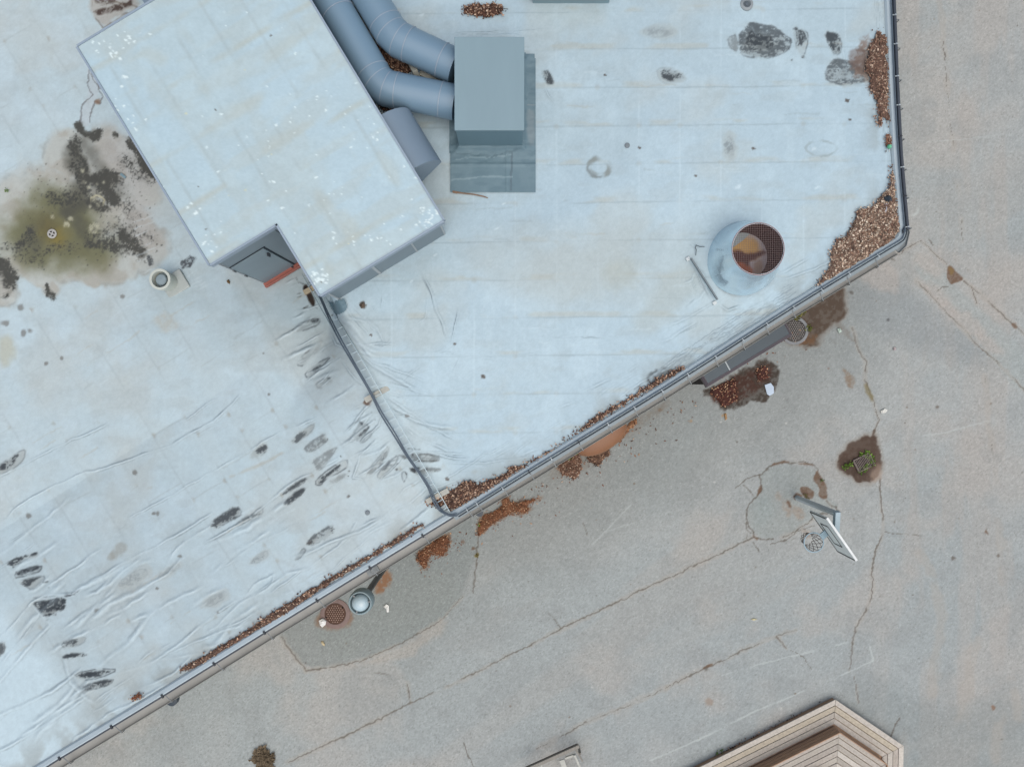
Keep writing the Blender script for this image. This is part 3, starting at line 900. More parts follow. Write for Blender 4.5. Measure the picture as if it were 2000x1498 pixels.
    # right roof creases
    for pts, h, w, d, l in [
            ([(675, 600), (700, 630), (725, 660)], .025, 3.5, .5, .3), ([(680, 588), (735, 640), (748, 668), (758, 672)], .03, 4, .55, .35), ([(828, 535), (846, 580), (860, 622), (876, 665)], .035, 4, .7, .4), ([(895, 600), (890, 640), (884, 668)], .02, 3, .5, .3),
            ([(876, 665), (882, 668), (890, 664)], .03, 3, .7, .3), ([(866, 684), (880, 676), (895, 664)], .02, 3, .6, .3), ([(730, 545), (745, 575), (752, 580)], .02, 3, .4, .4), ([(746, 578), (744, 600)], .025, 3, .5, .3),
            ([(712, 616), (728, 640), (740, 650)], .02, 3, .45, .3), ([(728, 594), (738, 614)], .02, 2.5, .45, .2), ([(692, 678), (730, 672), (772, 672)], .03, 4, .4, .5), ([(730, 668), (745, 674), (760, 671), (768, 660)], .02, 3, .6, .3),
            ([(780, 682), (782, 702), (760, 708)], .015, 2.5, .4, .2), ([(700, 692), (760, 740), (790, 750), (815, 742)], .02, 3.5, .35, .3), ([(720, 760), (770, 770), (800, 775)], .018, 3, .3, .3), ([(760, 805), (800, 812), (830, 822)], .018, 2.5, .6, .3),
            ([(770, 806), (860, 800), (960, 806)], .01, 3, .2, .2), ([(905, 690), (890, 720), (880, 745)], .015, 3, .3, .2), ([(780, 750), (800, 730), (820, 712)], .015, 3, .3, .2), ([(840, 685), (950, 700), (1060, 690)], .008, 2.5, .25, .1),
            ([(1030, 655), (1130, 660), (1210, 658)], .006, 2, .35, .1), ([(880, 905), (960, 902), (1050, 890)], .012, 3, .25, .3), ([(800, 912), (880, 908), (960, 912)], .02, 3.5, .2, .5),
            ([(800, 885), (860, 882), (910, 886)], .02, 3, .6, .3), ([(1468, 46), (1472, 62), (1486, 78)], .02, 3, .2, .6), ([(1450, 60), (1452, 95)], .015, 3, .2, .5), ([(1640, 66), (1650, 110), (1655, 150)], .02, 3, .3, .6),
            ([(1355, 515), (1370, 560), (1400, 590)], .02, 3, .4, .3), ([(1340, 500), (1325, 505)], .02, 3, .3, .4), ([(1352, 512), (1376, 540), (1380, 568)], .03, 5, .5, .6), ([(1362, 528), (1352, 548), (1330, 556)], .03, 4, .5, .5), ([(1385, 560), (1368, 584), (1344, 600)], .03, 5, .45, .5), ([(1398, 590), (1420, 604), (1450, 600)], .025, 4, .4, .4), ([(1346, 470), (1362, 486), (1378, 490)], .025, 4, .5, .5), ([(1366, 540), (1384, 572), (1396, 590)], .03, 4, .5, .6), ([(1350, 540), (1358, 562), (1366, 572)], .02, 2.5, .5, .3), ([(1380, 555), (1398, 580)], .015, 3, .3, .4),
            ([(1340, 480), (1372, 462), (1400, 440)], .01, 2.5, .3, .2), ([(1300, 640), (1380, 600), (1420, 575)], .012, 4, .25, .2), ([(1060, 60), (890, 68), (820, 75)], .008, 3, .35, .2),
            ([(905, 72), (1000, 68), (1030, 74)], .015, 3, .4, .3), ([(1060, 160), (1072, 190), (1085, 205)], .01, 3, .3, .3), ([(840, 560), (830, 620), (810, 640)], .012, 3, .3, .25)]:
        P.crease(pts, h, w, d, l)
    for k in range(60):                      # faint scuffs across the right slope
        x = 900 + 800 * rnd.random()
        y = 60 + 620 * rnd.random()
        P.line([(x, y), (x + 20 + 60 * rnd.random(), y + 6 * rnd.random() - 3)], rnd.choice([(206, 218, 226), (160, 168, 172), (178, 172, 162)]), 2.5, .3, 3, .5)
    for k in range(70):
        x = 640 * rnd.random()
        y = 540 + 780 * rnd.random()
        q = 15 + 50 * rnd.random()
        P.line([(x, y), (x + q, y - q * .62)], rnd.choice([(206, 219, 228), (164, 172, 176), (180, 174, 164)]), 2.5, .3, 3, .5)
    # loose folds fanning off the cable line, and slack sheet at the lower left and along the eaves
    for k in range(46):
        t = rnd.random()
        x, y = 622 + 240 * t, 600 + 390 * t
        if k % 2:
            L_ = rnd.uniform(30, 100)
            a_ = math.radians(rnd.uniform(136, 158))
            x -= rnd.uniform(10, 26)
        else:
            L_ = rnd.uniform(40, 150)
            a_ = math.radians(rnd.uniform(8, 52) * (1.15 - t))
            x += rnd.uniform(14, 40)
        m_ = (x + L_ * .5 * math.cos(a_) + rnd.gauss(0, 3), y + L_ * .5 * math.sin(a_) + rnd.gauss(0, 3))
        P.crease([(x, y), m_, (x + L_ * math.cos(a_), y + L_ * math.sin(a_))], .03, rnd.uniform(3.5, 7), .42, .5, 2.5)
    for k in range(34):
        x, y = rnd.uniform(-20, 420), rnd.uniform(1060, 1480)
        L_ = rnd.uniform(60, 200)
        a_ = math.radians(rnd.uniform(-48, -22))
        m_ = (x + L_ * .5 * math.cos(a_) + rnd.gauss(0, 6), y + L_ * .5 * math.sin(a_) + rnd.gauss(0, 6))
        P.crease([(x, y), m_, (x + L_ * math.cos(a_), y + L_ * math.sin(a_))], .03, rnd.uniform(5, 11), .2, .5, 3)
    for k in range(60):
        t = rnd.random()
        x, y = (880 + 870 * t, 985 - 525 * t) if k % 3 else (140 + 720 * t, 1440 - 450 * t)
        o_ = rnd.uniform(8, 60)
        x, y = x - o_ * .52, y - o_ * .85
        L_ = rnd.uniform(20, 110)
        a_ = math.radians(rnd.uniform(-42, -20))
        P.crease([(x, y), (x + L_ * math.cos(a_), y + L_ * math.sin(a_))], .02, rnd.uniform(2.5, 5), .35, .3, 2)
    P.c *= np.array([1.006, 1.022, 1.022]) * (1 - right[:, None] * np.array([.03, .012, .003]))
    P.c *= (1 + (fbm(U, V, 6, 3, 30) - .5) * .055 + (nrs.rand(len(U)) - .5) * .03)[:, None]
    return P


xs = axis_lines(-10.6, 8.0, .02, -15, 8.0)
ys = axis_lines(-7.9, 8.0, .02, EAVE[0][1], EAVE[-1][1])
X, Y = np.meshgrid(xs, ys, indexing='ij')
Xf, Yf = X.ravel(), Y.ravel()
keep = inside(Xf, Yf, ROOF_POLY) | (seg_dist(Xf, Yf, [tuple(p[:2]) for p in EAVE]) < .03)
Z = rz(Xf, Yf)
Zs = rzn(Xf, Yf)
U, V = PX(Xf, Yf, Z)
PR = paint_roof(U, V, Xf, Yf)
building = thing('school_building', (-4, 2, 0), 'low flat-roofed building under a patched pale grey membrane with a gutter round its eaves', 'building')
roof_m = mat_col('roof_membrane', .62, .3, .03, 45, .08)
grid_obj('roof_membrane', xs, ys, Zs + PR.dz, PR.c, roof_m, keep, building)
del PR, U, V, X, Y


def offset_line(pts, d):                     # d > 0 to the outside of the building
    out = []
    n = len(pts)
    for i in range(n):
        a = np.array(pts[max(i - 1, 0)][:2])
        p = np.array(pts[i][:2])
        b = np.array(pts[min(i + 1, n - 1)][:2])
        t1 = (p - a) / (np.hypot(*(p - a)) + 1e-9) if i else (b - p) / np.hypot(*(b - p))
        t2 = (b - p) / (np.hypot(*(b - p)) + 1e-9) if i < n - 1 else t1
        n1 = np.array([t1[1], -t1[0]])
        n2 = np.array([t2[1], -t2[0]])
        m = n1 + n2
        m = m / np.hypot(*m)
        out.append(p + m * d / max(.5, m.dot(n1)))
    return out


def sweep(mb, pts, prof, closed=False):       # prof: (offset, z) pairs
    rings = [offset_line(pts, o) for o, z in prof]
    n = len(pts)
    vs = []
    for (o, z), r in zip(prof, rings):
        vs += [(p[0], p[1], z) for p in r]
    fs = []
    k = len(prof)
    for i in range(k if closed else k - 1):
        for j in range(n - 1):
            a = i * n + j
            b = ((i + 1) % k) * n + j
            fs.append((a, a + 1, b + 1, b))
    if closed:
        fs.append(tuple(i * n for i in range(k))[::-1])
        fs.append(tuple(i * n + n - 1 for i in range(k)))
    mb.add(vs, fs)


wall_m = mat('rendered_wall', (176, 170, 158), .8, var=.06, bump=.2, scale=8)
b = MB()
wl = offset_line(EAVE, -.25)
b.prism([tuple(p) for p in wl] + [(-14.7, EAVE[-1][1] - .3), (-14.7, EAVE[0][1] + .3)], 0, 4.86, top=False, bottom=False)
b.build('wall', wall_m, building)
flash_m = mat('flashing_sheet', (186, 201, 211), .5, .0, .4, .06, 2.5)
b = MB()
sweep(b, EAVE, [(-.12, 5.012), (-.09, 5.05), (-.02, 5.075), (.0, 5.07), (.0, 4.93), (-.02, 4.93)])
b.build('eave_flashing', flash_m, building)
edge_m = mat('dark_drip_edge', (58, 66, 78), .5, 0, .4, .15, 5)
b = MB()
iL = 5
sweep(b, EAVE[:iL + 1], [(.004, 5.078), (.03, 5.078), (.03, 4.96), (.004, 4.96)], True)
b.build('drip_edge', edge_m, building)
b = MB()
sweep(b, EAVE[12:], [(-.01, 5.08), (.075, 5.075), (.08, 4.96), (-.01, 4.96)], True)
b.build('drip_edge', edge_m, building)
gut_m = mat('dull_zinc_gutter', (152, 152, 150), .55, .0, .5, .10, 1.6)
gprof = [(.035, 4.965), (.04, 4.80), (.06, 4.785), (.185, 4.785), (.206, 4.80), (.213, 4.83), (.221, 4.835), (.228, 4.82), (.218, 4.785), (.20, 4.765), (.05, 4.765)]
iC = 10
b = MB()
sweep(b, EAVE[:iC + 1], gprof)
gutter1 = b.build('gutter', gut_m, building, True)
b = MB()
sweep(b, EAVE[5:], [(.01, 5.0), (.02, 5.005), (.105, 4.95), (.11, 4.93), (.09, 4.93)])
b.build('drip_apron', mat('apron_sheet', (146, 157, 164), .45, .1, .4, .08, 3), building)
gut2_m = mat('grey_zinc_gutter', (146, 153, 158), .5, .0, .5, .10, 1.6)
b = MB()
sweep(b, EAVE[iC:], [(o * .92 + .01, z) for o, z in gprof])
gutter2 = b.build('gutter', gut2_m, building, True)
strap_m = mat('gutter_strap', (120, 126, 130), .45, .3, .5, .15, 9)
knob_m = mat('dark_clip', (36, 44, 54), .5, 0, .4, .1, 9)


def eave_at(px, py):
    p = W(px, py, EZ)[:2]
    best = None
    for i in range(len(EAVE) - 1):
        a = EAVE[i][:2]
        c = EAVE[i + 1][:2]
        t = np.clip((p - a).dot(c - a) / (c - a).dot(c - a), 0, 1)
        q = a + t * (c - a)
        d = np.hypot(*(p - q))
        if best is None or d < best[0]:
            tt = (c - a) / np.hypot(*(c - a))
            best = (d, q, tt, np.array([tt[1], -tt[0]]), i)
    return best[1:]


STRAPS = [(121, 1476), (221, 1413), (320.7, 1355), (420.6, 1292), (519, 1232), (621.7, 1170.5), (724, 1106.5), (827, 1045), (912, 992), (931, 980), (982, 952), (1033, 920), (1075, 893), (1128, 861), (1185, 826), (1236, 794), (1290, 762), (1340, 731), (1394, 697), (1446, 663),
          (1493, 633), (1545, 601), (1600, 568), (1652, 535), (1708, 501), (1749, 36), (1752, 92), (1755, 154), (1758, 210), (1760, 270), (1762, 330), (1764, 386), (1766, 446)]
for x, y in STRAPS:
    q, t, n, i = eave_at(x, y)
    g = gutter1 if i < iC else gutter2
    sc = .84 if i < iC else .78
    b = MB()
    p0 = q + n * .01
    p1 = q + n * .27 * sc
    b.bar((*p0, 5.0), (*p1, 4.925), .016, .006)
    b.bar((*p1, 4.925), (*(q + n * .272 * sc), 4.80), .016, .006)
    b.build('bracket', strap_m, g)
    if i < 5:
        b = MB()
        b.bar((*(q - n * .035), 5.085), (*(q + n * .045), 5.085), .035, .02)
        b.build('clip', knob_m, g)
q, t, n, i = eave_at(719, 1110)
b = MB()
c = q + n * .11
b.lathe((c[0], c[1], 4.79), [(.055, .0), (.075, .012), (.085, .016), (.085, .02), (.05, .024), (.045, .0)], 18)
b.bar((*(c - t * .13), 4.80), (*(c + t * .12), 4.80), .15, .018)
b.build('outlet_plate', strap_m, gutter1, True)
b = MB()
b.tube([(c[0], c[1], 4.78), (c[0], c[1], 4.5), (*(q - n * .19), 4.15), (*(q - n * .19), .15), (*(q - n * .02), .05)], .05, 12)
b.build('downpipe', gut_m, building, True)

# ------------------------------------------------------------------ the yard, one sheet out to the horizon
def paint_yard(U, V, X, Y):
    P = Paint(U, V, (172, 174, 172))
    n1 = sstep(.36, .64, fbm(U, V, 190, 5, 1))
    P.mix(slice(None), n1 * .68, (163, 169, 169))
    n2 = sstep(.48, .70, fbm(U * .8 + V * .5, V * .8 - U * .4, 120, 5, 2))
    P.mix(slice(None), n2 * .6, (179, 174, 168))
    n3 = sstep(.5, .72, fbm(U, V, 45, 4, 3))
    P.mix(slice(None), n3 * .42, (156, 159, 158))
    # drying bands that run along the yard
    r = (U * .55 + V * .84)
    m = sstep(.5, .7, fbm(r, U * .12, 60, 4, 4))
    P.mix(slice(None), m * .25, (178, 172, 165))
    lo = sstep(1640, 1820, U)
    m = sstep(.5, .68, fbm(U, V * .18, 34, 4, 5)) * lo
    P.mix(slice(None), m * .4, (178, 171, 164))
    # darker asphalt beside the building
    dd = (X * .517 - Y * .856) - (EAVE[7][0] * .517 - EAVE[7][1] * .856)
    m = sstep(4.2, 1.2, dd + (fbm(U, V, 130, 4, 6) - .5) * 2.6) * sstep(640, 860, U) * sstep(1800, 1640, U)
    P.mix(slice(None), m * .72, (144, 147, 145))
    P.poly([(1600, 1385), (1720, 1330), (1850, 1390), (2020, 1360), (2020, 1520), (1760, 1520), (1760, 1450)], (142, 148, 147), .45, 34, 30, 60)  # broad darker tone right of the platform
    P.poly([(1640, 575), (1740, 530), (1860, 640), (1930, 700), (1800, 690), (1680, 640)], (148, 152, 153), .5, 26, 20, 50)
    # relaid strip
    P.poly([(1770, 500), (1815, 500), (1850, 540), (1900, 590), (2010, 690), (2010, 780), (1930, 700), (1850, 610)], (166, 172, 170), .6, 6, 5, 20)
    for c in [(1815, 520, 30), (1830, 575, 26), (1890, 632, 36), (1850, 600, 20), (1930, 670, 26), (1700, 520, 60)]:
        P.poly(ell(c[0], c[1], c[2] * 2.4, c[2], 40), (184, 174, 166), .55, 8, 8, 16)
    # the greenish patch by the lamp
    P.poly([(520, 1225), (552, 1243), (598, 1309), (700, 1291), (790, 1252), (860, 1212), (892, 1180), (930, 1090), (930, 1020), (880, 1000)], (142, 147, 145), .7, 5, 5, 20)
    P.poly([(600, 1200), (760, 1140), (870, 1100), (900, 1180), (780, 1250), (640, 1290)], (146, 150, 146), .5, 16, 10, 30)
    P.poly([(640, 1310), (700, 1296), (800, 1252), (880, 1205), (860, 1240), (790, 1290)], (182, 173, 163), .55, 8, 8, 20)
    # patch round the hoop post
    P.poly([(1482, 927), (1502, 911), (1547, 905), (1599, 917), (1616, 970), (1640, 990), (1592, 1013), (1545, 1043), (1490, 1053), (1472, 1040), (1459, 1019), (1459, 992), (1478, 968), (1487, 955)], (160, 165, 162), .7, 4, 3, 20)
    P.poly([(1470, 985), (1500, 960), (1520, 1000), (1480, 1030)], (156, 164, 162), .5, 12, 8, 20)
    for c in [(1535, 985, 16), (1560, 1003, 22), (1540, 1000, 10), (1575, 1040, 12), (1520, 970, 10)]:
        P.poly(ell(c[0], c[1], c[2] * 1.5, c[2], 60), (166, 142, 124), .5, 5, 6, 10, .5, 3)
    # fine grit
    g = nrs.rand(len(U))
    P.c *= (1 + (fbm(U, V, 3.2, 2, 9) - .5) * .12 + (g - .5) * .085)[:, None]
    P.mix(slice(None), (g > .988) * .3, (206, 206, 202))
    P.mix(slice(None), (g < .010) * .3, (104, 102, 98))
    dens = sstep(1500, 900, U) * sstep(740, 860, V)
    P.mix(slice(None), (nrs.rand(len(U)) > .965) * .35 * dens, (112, 114, 112))
    P.mix(slice(None), (nrs.rand(len(U)) > .972) * .35 * dens, (196, 198, 196))

    P.c *= np.array([.985, .997, 1.012])
    tan = (177, 169, 160)
    dk = (104, 98, 91)
    # long cracks: dusty tan bed with a dark thread
    CR = [([(560, 1490), (640, 1452), (700, 1425), (801, 1372.5), (846, 1353), (895, 1330), (948, 1304), (986, 1283), (1035, 1260), (1088, 1232), (1141, 1206), (1193, 1181.5), (1246, 1155), (1298, 1132), (1333, 1117), (1346, 1108), (1395, 1087), (1447, 1061), (1474, 1050)], 3.2, 1.9, 0),
          ([(801, 1372), (798, 1345), (794, 1335)], 3, 1.5, 0), ([(1096, 1228), (1082, 1208), (1071, 1195)], 0, 1.4, 0),
          ([(1435, 954), (1456, 936), (1482, 926.5), (1490, 925), (1502.5, 911), (1522, 902.4), (1547, 905), (1568, 901), (1589, 908), (1599, 917)], 0, 2.0, 0),
          ([(1482.5, 927), (1486.5, 944), (1488, 957), (1478.5, 968), (1464, 982.6), (1459, 992), (1459, 1019), (1469, 1037), (1474, 1048), (1490, 1053), (1510, 1053)], 0, 2.0, 0),
          ([(1451, 946), (1462, 958), (1472, 968)], 0, 1.5, 0), ([(1458, 1020), (1457, 1032), (1466, 1040)], 0, 1.4, 0), ([(1459, 1040), (1459, 1054)], 0, 1.3, 0), ([(1470, 1060), (1480, 1072), (1486, 1080)], 0, 1.2, 0),
          ([(1528, 1050), (1544, 1043.5), (1567, 1027.4), (1578, 1022), (1591, 1010)], 3, 2.2, 0), ([(1504, 1062), (1535, 1055), (1560, 1036), (1590, 1026)], 0, 1.3, 0), ([(1506, 1070), (1535, 1062), (1562, 1046)], 0, 1.3, .4),
          ([(1613, 976), (1625, 988), (1622, 996)], 2, 1.5, 0), ([(1625, 988), (1633, 990), (1640, 1000)], 0, 1.5, 0), ([(1602, 1004), (1616, 1004)], 0, 2.5, 0),
          ([(1666, 640), (1671.5, 669), (1680, 690), (1692.6, 707), (1689, 742), (1697, 760), (1706.6, 784.4), (1712, 806), (1717, 819.5), (1708, 846)], 3, 1.6, 0),
          ([(1719, 935), (1718, 955), (1720.6, 981), (1724, 1015), (1726, 1040), (1715, 1065), (1706.6, 1089), (1703, 1115), (1705, 1148), (1700, 1170), (1692.6, 1190), (1678, 1212), (1671.5, 1225), (1666, 1250), (1664.5, 1264), (1659, 1309.5)], 2.5, 1.8, 0),
          ([(1726, 1040), (1745, 1042), (1770, 1043), (1795, 1045)], 0, 1.1, .3), ([(1668, 1320), (1674, 1345), (1675, 1372)], 2, 1.3, .3),
          ([(1882, 548), (1912, 572), (1945, 602), (1965, 622), (1983.5, 637), (2002, 655)], 3, 1.9, 0), ([(1896, 560), (1905, 580), (1908, 592)], 3, 1.5, .3),
          ([(1790.7, 549.6), (1805, 562), (1818.7, 577.6), (1840, 600), (1861, 623), (1890, 652), (1910, 676), (1935, 696), (1959, 718), (1980, 740), (2002, 764)], 3, 1.4, .35), ([(1740, 500), (1800, 470), (1830, 500), (1850, 516)], 2, 1.1, .3),
          ([(1757, 500), (1770, 480)], 0, 1.2, .2), ([(1814, 470), (1822, 478)], 0, 1.4, 0), ([(1738, 502), (1748, 510)], 0, 1.5, 0), ([(1832, 568), (1840, 560), (1852, 560)], 0, 1.3, 0),
          ([(1300, 1343), (1340, 1322), (1380.6, 1302.5), (1415.7, 1288.5), (1447, 1271), (1480, 1258), (1517, 1243), (1556, 1229)], 3.4, 1.6, .3), ([(1517, 1243), (1526, 1254), (1536.6, 1267.4)], 2, 2.2, 0), ([(1545, 1270), (1570, 1285), (1585, 1305)], 0, 1.1, .3),
          ([(1050, 1462), (1106, 1432), (1140, 1412), (1176, 1397), (1240, 1372), (1300, 1343)], 4, 1.3, .42), ([(905, 1450), (915, 1475), (925, 1498)], 0, 1.3, .2), ([(550, 1243), (560, 1262), (575, 1280), (598, 1309)], 3, 2.2, 0),
          ([(598, 1309), (650, 1301), (700, 1291), (745, 1274), (790, 1252), (830, 1230), (860, 1212)], 3, 1.9, 0), ([(860, 1212), (890, 1180), (905, 1165)], 2, 1.0, .4), ([(924, 1158), (928, 1125), (930, 1095), (934, 1048)], 0, 2.2, 0), ([(924, 1140), (931, 1134)], 0, 1.2, 0),
          ([(1138, 1022), (1146, 1040), (1148, 1058)], 0, 1.2, .2), ([(726, 1312), (775, 1320)], 0, 1.3, .4), ([(1620, 660), (1632, 670)], 0, 1.2, .3),
          ([(1800, 1080), (1815, 1110), (1830, 1165), (1838, 1210), (1835, 1250), (1822, 1300), (1822, 1350)], 7, 0, .3), ([(1924, 735), (1934.5, 840.5), (1945, 945.7), (1948.5, 1015), (1955, 1060), (1958, 1140)], 5, .9, .5),
          ([(1836, -10), (1844, 100), (1852, 200), (1860, 270), (1866, 320), (1875, 400), (1880, 470)], 4, .8, .52), ([(1980, 1330), (1990, 1400)], 6, 0, .2), ([(1905, 1250), (1890, 1340), (1880, 1420)], 8, 0, .3), ([(1950, 1400), (1945, 1480)], 8, 0, .2),
          ([(1738, 1440), (1750, 1415), (1757, 1402)], 0, 2.4, 0), ([(1700, 1055), (1790, 1040)], 0, 0, 0)]
    for pts, wt, wd_, bk in CR:
        if wt:
            P.line(pts, tan, wt * 2.4, .3, 3, max(.3, bk))
        if wd_:
            P.line(pts, dk, wd_ * 1.0, .72, 2.4, max(bk, .2), 9)
    # wider dirt-filled breaks
    br = (112, 88, 72)
    for pl in ([(1502, 911), (1515, 903), (1530, 899), (1546, 903), (1530, 905), (1512, 909)], [(1486, 946), (1489, 952), (1487, 960), (1478, 969), (1480, 960)], [(1556, 905), (1580, 904), (1590, 909), (1575, 908)],
               [(1594.7, 917), (1600, 923), (1606, 934), (1613, 944), (1616, 960), (1616, 970), (1613, 974.5), (1599, 970), (1599, 950), (1587.5, 937.7)], [(1560, 952), (1574, 948), (1588, 958), (1590, 970), (1578, 976), (1566, 966)],
               [(1548, 968), (1556, 962), (1570, 966), (1562, 978), (1550, 976)], [(1536, 978), (1544, 980), (1546, 990), (1540, 992)], [(1850, 522), (1856, 518), (1872, 534), (1884, 546), (1868, 552), (1854, 556), (1849, 540)],
               [(1470, 1046), (1482, 1052), (1478, 1055)], [(1372, 1306), (1382, 1298), (1394, 1296), (1384, 1304)], [(1922, 1040), (1926, 1030), (1930, 1044)], [(1974, 632), (1982, 630), (1988, 640), (1980, 642)]):
        P.poly(pl, br, .85, 1.6, 2.5, 7, .25, 2)
    P.poly([(1851, 524), (1858, 520), (1864, 530), (1858, 540)], (140, 116, 72), .6, 2, 3, 6)
    P.poly([(1643, 718), (1655, 722), (1667, 735), (1669, 755), (1659, 759), (1652, 740)], (136, 116, 98), .7, 3, 4, 8, .5, 2.5)
    P.poly([(1686, 752), (1694, 748), (1704, 772), (1710, 788), (1700, 784)], (128, 116, 84), .7, 3, 4, 8, .4, 2.5)
    # earth round the grate
    P.poly([(1685, 853), (1697, 850), (1707, 846), (1714, 862), (1720.6, 886), (1721, 917), (1711, 935), (1694, 942), (1675, 942), (1662, 930), (1650.5, 924.6), (1636.5, 907), (1640, 886), (1660, 866)], (84, 68, 59), .95, 2.5, 6, 12, .12, 3, halo=(140, 130, 120))
    P.poly(ell(1672, 912, 50, 30, 20), (66, 54, 48), .7, 6, 6, 9, .6, 2.5)
    P.poly([(1700, 925), (1722, 900), (1724, 930), (1705, 944)], (170, 150, 136), .6, 5, 5, 10)
    P.poly([(1702, 850), (1706, 840), (1709, 836), (1708, 850)], (90, 76, 66), .8, 1.5, 2, 6)
    # damp and rust stains by the wall
    P.poly([(1565, 606), (1600, 585), (1652, 556), (1648, 595), (1651, 616), (1631, 630), (1607, 655), (1592, 674), (1540, 674), (1530, 640)], (84, 70, 60), .92, 4, 9, 16, .25, 3, halo=(140, 132, 124))
    P.poly([(1545, 660), (1600, 650), (1590, 674), (1548, 676)], (126, 92, 66), .6, 4, 5, 8, .6, 2.5)
    P.poly([(1630, 628), (1650, 640), (1672, 670), (1650, 658)], (120, 112, 104), .55, 5, 6, 10, .3, 3)
    P.poly([(1370, 770), (1405, 749), (1468, 714), (1496, 700), (1517, 707), (1521, 728), (1510, 770), (1489, 788), (1468, 777), (1440, 798), (1412, 802), (1398, 778)], (70, 62, 56), .94, 3, 9, 12, .35, 2.2)
    P.poly([(1384, 770), (1420, 745), (1500, 708), (1512, 730), (1480, 765), (1430, 790), (1400, 785)], (74, 48, 40), .75, 6, 8, 12, .65, 2.4)
    P.poly([(1086, 905), (1112, 893), (1190, 850), (1260, 806), (1320, 775), (1260, 830), (1200, 872), (1150, 912), (1100, 930), (1070, 935)], (132, 122, 112), .5, 7, 7, 14, .5, 2.5)
    rust = (146, 98, 66)
    P.poly([(735, 1125), (752, 1108), (766, 1120), (764, 1142), (745, 1156), (733, 1160)], rust, .75, 5, 6, 8, .6, 2.6)
    P.poly([(612, 1210), (640, 1180), (690, 1190), (688, 1222), (650, 1232), (620, 1224)], (140, 104, 82), .6, 4, 4, 8, .4, 3)
    for pl in ([(978, 968), (994, 968), (998, 982), (1036, 975), (1060, 969), (1052, 977), (1030, 985), (1038, 995), (1024, 1004), (993, 1004), (964, 1025), (940, 1043), (935, 1049), (930, 1040), (931, 1024), (940, 1004), (964, 999), (979, 990)],
               [(850, 1050), (883, 1038), (879, 1053), (876, 1073), (868, 1089), (852, 1082), (841, 1084), (839, 1103), (828, 1115), (822, 1101), (811, 1093), (813, 1084), (828, 1070)]):
        P.poly(pl, (136, 96, 70), .65, 5, 6, 8, .4, 2.5)
    for x, y, r, c in [(905, 1058, 5, (124, 104, 92)), (1290, 800, 4, (126, 110, 96)), (925, 1071, 4, (110, 84, 68)), (931, 1084, 4, (130, 116, 60)), (1350, 822, 3, (166, 138, 108)), (1412, 812, 3, (170, 140, 104)), (1663, 572, 4, (96, 92, 88)), (1430, 770, 8, (80, 50, 40)),
                       (1735, 625, 3, (88, 88, 90)), (1618, 720, 2, (120, 96, 84)), (1380, 1306, 5, dk), (1940, 1382, 4, (136, 104, 84)), (1830, 795, 3, (104, 94, 86)), (1862, 1090, 4, (100, 92, 86)), (1384, 1370, 8, (156, 140, 128)), (1950, 1085, 3, (110, 100, 92))]:
        P.speck(x, y, r, c, .7)
    for k in range(150):
        x, y = 300 + 1700 * rnd.random(), 1500 * rnd.random()
        P.speck(x, y, .8 + 1.3 * rnd.random(), rnd.choice([(96, 90, 84), (120, 104, 90), (214, 214, 210), (132, 126, 118)]), .7)
    # worn chalk and paint lines
    wh = (200, 208, 208)
    P.line([(1270, 1484), (1300, 1472.5), (1390, 1432), (1475, 1388), (1540, 1362), (1598, 1337.5), (1660, 1311), (1706, 1290)], wh, 2.6, .55, 1.2, .38)
    P.line([(1706, 1290), (1702, 1276), (1699, 1262)], wh, 2.6, .5, 1, .3)
    P.line([(1410, 1318), (1480, 1298), (1560, 1278), (1655, 1254)], wh, 2.4, .45, 1.2, .42)
    P.line([(1232, 985), (1195, 1025), (1160, 1060), (1135, 1090)], wh, 3, .35, 1.5, .38)
    P.line([(1800, 852), (1860, 842), (1930, 822)], wh, 2.5, .35, 1.5, .4)
    P.line([(1810, 278), (1870, 274), (1960, 262)], wh, 2, .3, 1.5, .42)
    P.line([(1180, 1040), (1240, 1020), (1310, 1000)], wh, 2, .25, 1.5, .45)
    P.edge(ell(1782, 402, 26, 38, 0), wh, 2.4, .5, 1.5)
    return P


xs = axis_lines(-12.4, 14.1, .026, -300, 300)
ys = axis_lines(-10.6, 10.6, .026, -300, 300)
X, Y = np.meshgrid(xs, ys, indexing='ij')
Xf, Yf = X.ravel(), Y.ravel()
U, V = PX(Xf, Yf, 0 * Xf)
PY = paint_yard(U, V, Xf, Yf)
Z = yz(Xf, Yf) * ((np.abs(Xf) < 15) & (np.abs(Yf) < 12))
yard_m = mat_col('asphalt', .88, .2, .10, 42, .35)
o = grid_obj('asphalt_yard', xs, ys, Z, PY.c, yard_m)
tag(o, kind='structure')
del PY, U, V, X, Y

# ------------------------------------------------------------------ rooftop plant room
steel_m = mat('blue_grey_steel', (126, 141, 152), .42, 0, .4, .05, 1.2)
trim_m = mat('steel_trim', (152, 168, 186), .4, 0, .4, .06, 3)
pale_m = mat('pale_strip', (176, 184, 190), .5, 0, .3, .06, 4)
dark_m = mat('dark_gap', (38, 48, 58), .6, 0, .2, .1, 6)
PZ = 6.92
pA, pE, pD, pC, pB, pN = [W(x, y, PZ) for x, y in [(152, 92), (411, 519), (540, 436), (630, 578), (864, 428), (513, -140)]]
pr = thing('rooftop_plant_room', ((pA + pB)[0] / 2, (pA + pB)[1] / 2, 4.2), 'big grey steel plant room on the roof, white sheet top spotted with bird droppings and a notch for its door', 'plant room')
e1 = (pE - pA)[:2]
L1 = np.hypot(*e1)
e1 = e1 / L1
e2 = np.array([-e1[1], e1[0]])


def pl(p):
    d = p[:2] - pA[:2]
    return float(d.dot(e1)), float(d.dot(e2))


wD = pl(pD)[1]
LD = (pl(pD)[0] + L1) / 2
LC = (pl(pC)[0] + pl(pB)[0]) / 2
wB = pl(pB)[1]


